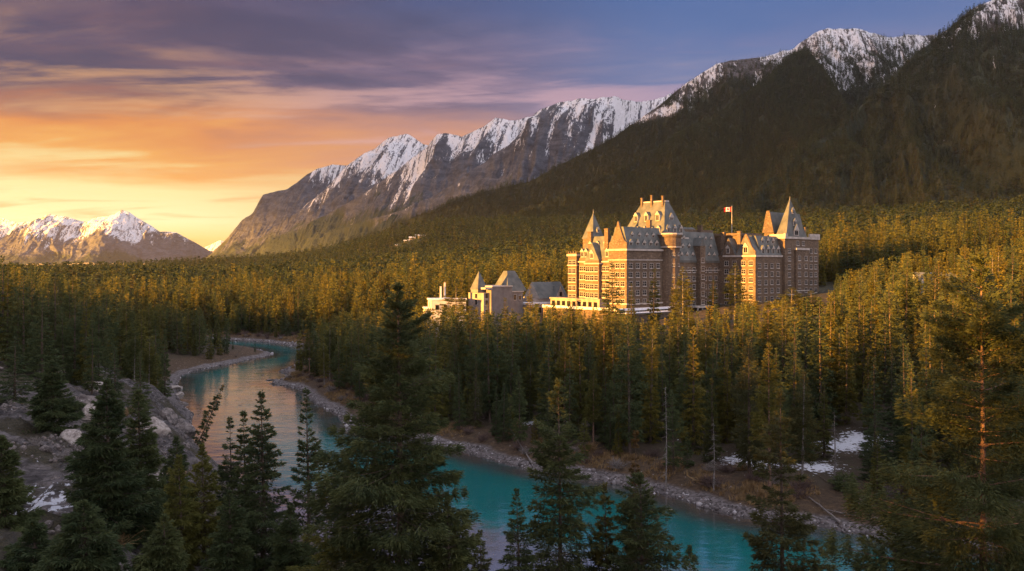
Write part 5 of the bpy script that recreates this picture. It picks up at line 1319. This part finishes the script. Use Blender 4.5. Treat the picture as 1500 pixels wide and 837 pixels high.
def strip_points(n, lo, hi, seed, line=RB, side_keep=None, ymin=90, ymax=420, dense_near=True):
    rng = np.random.default_rng(seed)
    seg = rng.integers(0, len(line) - 1, n * 6); t = rng.random(n * 6)
    A = line[seg]; B = line[seg + 1]; L = np.linalg.norm(B - A, axis=1)
    keep = rng.random(n * 6) < L / 14.0
    A, B, t, L = A[keep], B[keep], t[keep], L[keep]
    T = (B - A) / L[:, None]; Nn = np.stack([-T[:, 1], T[:, 0]], -1)
    off = rng.uniform(lo, hi, len(A)); P = A + (B - A) * t[:, None] + Nn * off[:, None]
    z, s, r = terrain(P[:, 0], P[:, 1], True)
    ok = (s > lo) & (s < hi) & (np.abs(P[:, 0] / P[:, 1]) < 0.64) & (P[:, 1] < ymax) & (P[:, 1] > ymin)
    return P[ok][:n], z[ok][:n], s[ok][:n], rng

def build_pebbles():
    V0, F0 = ICO1; Vs = []; Fs = []; b = 0
    for line, n, seed, lo, hi in ((RB, 7000, 31, -0.6, 3.9), (LB[:20], 1600, 32, -0.4, 3.6)):
        P, z, s, rng = strip_points(n, lo, hi, seed, line)
        ok = s < 1.3 + 2.4 * sst(fbm(P[:, 0] / 9, P[:, 1] / 9, 15, 3), -0.45, 0.45); P, z, s = P[ok], z[ok], s[ok]
        m = len(P); sc = rng.uniform(0.07, 0.19, m) * np.where(rng.random(m) < 0.07, 2.8, 1.0)
        V = V0[None] * (sc[:, None, None] * rng.uniform(0.6, 1.3, (m, 1, 3))) * rng.uniform(0.85, 1.15, (m, len(V0), 1))
        V = V + np.stack([P[:, 0], P[:, 1], z + 0.03], -1)[:, None]
        Vs.append(V.reshape(-1, 3)); Fs.append((F0[None] + (np.arange(m) * len(V0))[:, None, None]).reshape(-1, 3) + b); b += m * len(V0)
    m, g, bb, out = new_mat('pebble_stone'); geo = g.new('ShaderNodeNewGeometry')
    g.link(g.ramp(geo.outputs['Random Per Island'], [(0.0, (0.06, 0.052, 0.05)), (0.5, (0.16, 0.14, 0.137)), (0.85, (0.27, 0.25, 0.25)), (1.0, (0.52, 0.50, 0.50))]), bb.inputs['Base Color'])
    tag(link('pebbles', mesh_np('pebbles', np.vstack(Vs), [np.vstack(Fs)], [m])), 'grey and white stones strewn along the river shores', 'pebbles', kind='stuff')
build_pebbles()

def build_scree():
    rng = np.random.default_rng(77); n = 9000
    px = rng.uniform(-120, 330, n); d = rng.uniform(48, 165, n); x = (px - CX) / F * d
    z, s, rock = terrain(x, d, True)
    cl = fbm(x / 6, d / 6, 91, 3)
    ok = (rock > 0.4) & (s > 1) & (cl > 0.08); x, d, z = x[ok], d[ok], z[ok]; m = len(x)
    V0, F0 = ICO1; sc = rng.uniform(0.07, 0.22, m) * np.where(rng.random(m) < 0.10, 2.6, 1.0)
    V = V0[None] * (sc[:, None, None] * rng.uniform(0.5, 1.4, (m, 1, 3))) * rng.uniform(0.75, 1.2, (m, len(V0), 1)) + np.stack([x, d, z + 0.02], -1)[:, None]
    tag(link('scree', mesh_np('scree', V.reshape(-1, 3), [(F0[None] + (np.arange(m) * len(V0))[:, None, None]).reshape(-1, 3)], [M['rock_dark']])), 'loose grey stones scattered over the rocky left slope', 'scree', kind='stuff')
build_scree()

def build_dry_grass():
    Vs = []; 
    P, z, s, rng = strip_points(6500, 3.8, 11.0, 41, RB)
    keep = fbm(P[:, 0] / 7, P[:, 1] / 7, 4, 2) > -0.05; P, z, s = P[keep], z[keep], s[keep]
    nb = 9; m = len(P)
    base = np.repeat(np.stack([P[:, 0], P[:, 1], z - 0.03], -1), nb, 0) + rng.normal(0, 0.18, (m * nb, 3)) * np.array([1, 1, 0])
    hgt = rng.uniform(0.35, 0.85, m * nb); a = rng.random(m * nb) * 6.28; w = 0.05
    side = np.stack([np.cos(a) * w, np.sin(a) * w, 0 * a], -1); tip = base + np.stack([rng.normal(0, .22, m * nb), rng.normal(0, .22, m * nb), hgt], -1)
    V = np.stack([base - side, base + side, tip], 1).reshape(-1, 3)
    tag(link('dry_grass', mesh_np('dry_grass', V, [np.arange(len(V)).reshape(-1, 3)], [M['straw']])), 'straw coloured dry grass along the top of the right river bank', 'grass', kind='stuff')
build_dry_grass()

def shrub_mesh(seed, n=46, leafy=None):
    rng = random.Random(seed); mb = MB()
    for k in range(n):
        a = rng.random() * 6.28; el = rng.uniform(0.25, 1.35); L = rng.uniform(0.6, 1.25)
        p0 = Vector((rng.gauss(0, .12), rng.gauss(0, .12), -0.1)); dirv = Vector((math.cos(a) * math.cos(el), math.sin(a) * math.cos(el), math.sin(el)))
        p1 = p0 + dirv * L * .55 + Vector((0, 0, .06)); p2 = p0 + dirv * L + Vector((rng.gauss(0, .1), rng.gauss(0, .1), .05))
        mb.tube([p0, p1, p2], [.022, .015, .006], 3)
        for q in range(5):
            s = p0.lerp(p2, rng.uniform(.35, .95)); e = s + Vector((rng.gauss(0, .2), rng.gauss(0, .2), rng.uniform(.05, .3))); mb.tube([s, e], [.011, .004], 3)
    return mb
def build_shrubs():
    kinds = [('bare', M['twig'], 'bare reddish brown'), ('grey', M['greybark'], 'bare greyish'), ('bare', M['straw'], 'straw brown')]
    meshes = [shrub_mesh(60 + i).mesh('shrub', [k[1]]) for i, k in enumerate(kinds)]
    P, z, s, rng = strip_points(250, 4.5, 15.0, 51, RB)
    for i, (p, zz) in enumerate(zip(P, z)):
        k = rng.choice([0, 0, 0, 1, 2]); px = CX + p[0] / p[1] * F
        o = link('shrub', meshes[k]); sc = rng.uniform(0.9, 1.9); o.scale = (sc * 1.25, sc * 1.25, sc); o.location = (p[0], p[1], zz); o.rotation_euler = (0, 0, rng.random() * 6.28)
        spot = next(t for a, b, t in SPOT if a <= px < b)
        tag(o, f'{kinds[k][2]} shrub {spot}', 'shrub', f'{kinds[k][2]} shrubs {spot}')
build_shrubs()

def build_slope_shrubs():
    mats = [('straw brown', M['straw']), ('bare greyish', M['greybark'])]
    ms = [shrub_mesh(90 + i, 40).mesh('shrub', [m]) for i, (_, m) in enumerate(mats)]
    rng = np.random.default_rng(63); k = 0
    for _ in range(400):
        px = rng.uniform(0, 300); d = rng.uniform(55, 140); x = (px - CX) / F * d
        z, s, r = terrain(np.array([x]), np.array([d]), True)
        if s[0] < 3 or k >= 46 or (r[0] < 0.3): continue
        i = int(rng.random() < 0.35); o = link('shrub', ms[i]); sc = rng.uniform(0.5, 1.2); o.scale = (sc * 1.3, sc * 1.3, sc * 0.8); o.location = (x, d, float(z[0])); o.rotation_euler = (0, 0, rng.random() * 6.28)
        part_ = 'upper' if d > 100 else 'lower'
        tag(o, f'{mats[i][0]} shrub on the {part_} part of the rocky left slope', 'shrub', f'{mats[i][0]} shrubs on the {part_} rocky left slope'); k += 1
build_slope_shrubs()

def build_green_bush():
    d = 124; x = at(1236, d); z = tz(x, d)
    V, Fc, br, bz = conifer_arrays(610, 2.2, 1.7, 60, 40, 0.34, 0.10, 'column', bare=0.02, irregular=0.4, up=0.9, down=0.0)
    o = link('juniper_bush', mesh_np('juniper_bush', V, [Fc], [M['spruce']])); o.location = (x, d, z - 0.2)
    tag(o, 'low round dark green bush on the right shore by the white log', 'bush')
build_green_bush()

def log(x0, y0, x1, y1, r, mat, lab, lift=0.25, up=0.0):
    z0, z1 = tz(x0, y0), tz(x1, y1); mb = MB(); rng = random.Random(int(x0 * 10)); n = 7; pts = []; rad = []
    for i in range(n):
        t = i / (n - 1); pts.append((x0 + (x1 - x0) * t - x0 + rng.gauss(0, .05), (y1 - y0) * t + rng.gauss(0, .05), (z1 - z0 + up) * t + lift)); rad.append(r * (1 - .6 * t) * (1.5 if i == 0 else 1))
    mb.tube(pts, rad, 8)
    for k in range(5):
        p = Vector(pts[2 + k % 5]); e = p + Vector((rng.gauss(0, .5), rng.gauss(0, .5), rng.uniform(.2, .8))); mb.tube([p, e], [r * .22, r * .06], 4)
    o = mb.build('fallen_log', mat); o.location = (x0, y0, z0); tag(o, lab, 'log')
def px_log(a, b, r, mat, lab, z=2.0, **kw):
    (x0, y0), (x1, y1) = unproj(*a, z), unproj(*b, z); log(x0, y0, x1, y1, r, mat, lab, **kw)
px_log((1232, 752), (1186, 730), 0.17, M['greybark'], 'long bleached log lying on the right shore beside the dark green bush')
px_log((1258, 750), (1212, 740), 0.12, M['greybark'], 'thin bleached log just behind the long one on the right shore')
px_log((1300, 756), (1250, 746), 0.14, M['greybark'], 'grey log to the right of the dark green bush')
px_log((1228, 722), (1180, 700), 0.10, M['bark'], 'thin dark branch on the slope below the snow patch')
px_log((780, 668), (745, 640), 0.13, M['greybark'], 'grey fallen trunk among the shrubs on the bank below the lodge', up=1.5)
px_log((345, 524), (362, 522), 0.2, M['bark'], 'dark snag tilted up over the far left gravel spit', z=1.0, up=5.5)
px_log((298, 537), (276, 541), 0.16, M['greybark'], 'pale driftwood log on the left shore upstream of the boulders', z=0.8)

def dead_tree(px, d, py, lab, seed, r=0.16):
    x = at(px, d); z = tz(x, d) - .2; h = zat(py, d) - z; rng = random.Random(seed)
    root = empty('dead_tree', (x, d, z)); tag(root, lab, 'dead tree')
    trunk_mb(seed, h, r, bend=0.3).build('trunk', M['greybark'], root)
    mb = MB()
    for k in range(46):
        t = rng.uniform(.12, .96); a = rng.random() * 6.28; L = (1.9 * (1 - t) + .35) * rng.uniform(.5, 1.2); p = Vector((0, 0, t * h)); e = p + Vector((math.cos(a) * L, math.sin(a) * L, -L * rng.uniform(.1, .5))); mb.tube([p, p.lerp(e, .6) + Vector((0, 0, -.05)), e], [.035, .02, .006], 3)
    mb.build('branches', M['greybark'], root)
dead_tree(1222, 128, 600, 'bare grey dead tree in front of the snow patch', 81)
dead_tree(700, 176, 560, 'bare grey dead tree on the bank below the pale villa', 82, .14)
dead_tree(975, 132, 560, 'bare grey dead tree on the bank below the round hotel turret', 83, .13)
dead_tree(1045, 128, 610, 'bare grey dead tree on the bank below the long hotel wing', 84, .12)
# ------------------------------------------------------------------ haze
def build_haze():
    mb = MB(); mb.box(-7600, 7500, -600, 13900, -4, 1080)
    m = bpy.data.materials.new('haze'); m.use_nodes = True; m.node_tree.nodes.clear(); g = NT(m.node_tree)
    out = g.new('ShaderNodeOutputMaterial'); pv = g.new('ShaderNodeVolumePrincipled')
    pv.inputs['Color'].default_value = (0.86, 0.84, 0.86, 1); pv.inputs['Density'].default_value = HAZE; pv.inputs['Anisotropy'].default_value = 0.6
    g.link(pv.outputs[0], out.inputs['Volume'])
    tag(mb.build('haze', m), kind='stuff')
HAZE = 0.000024
build_haze()
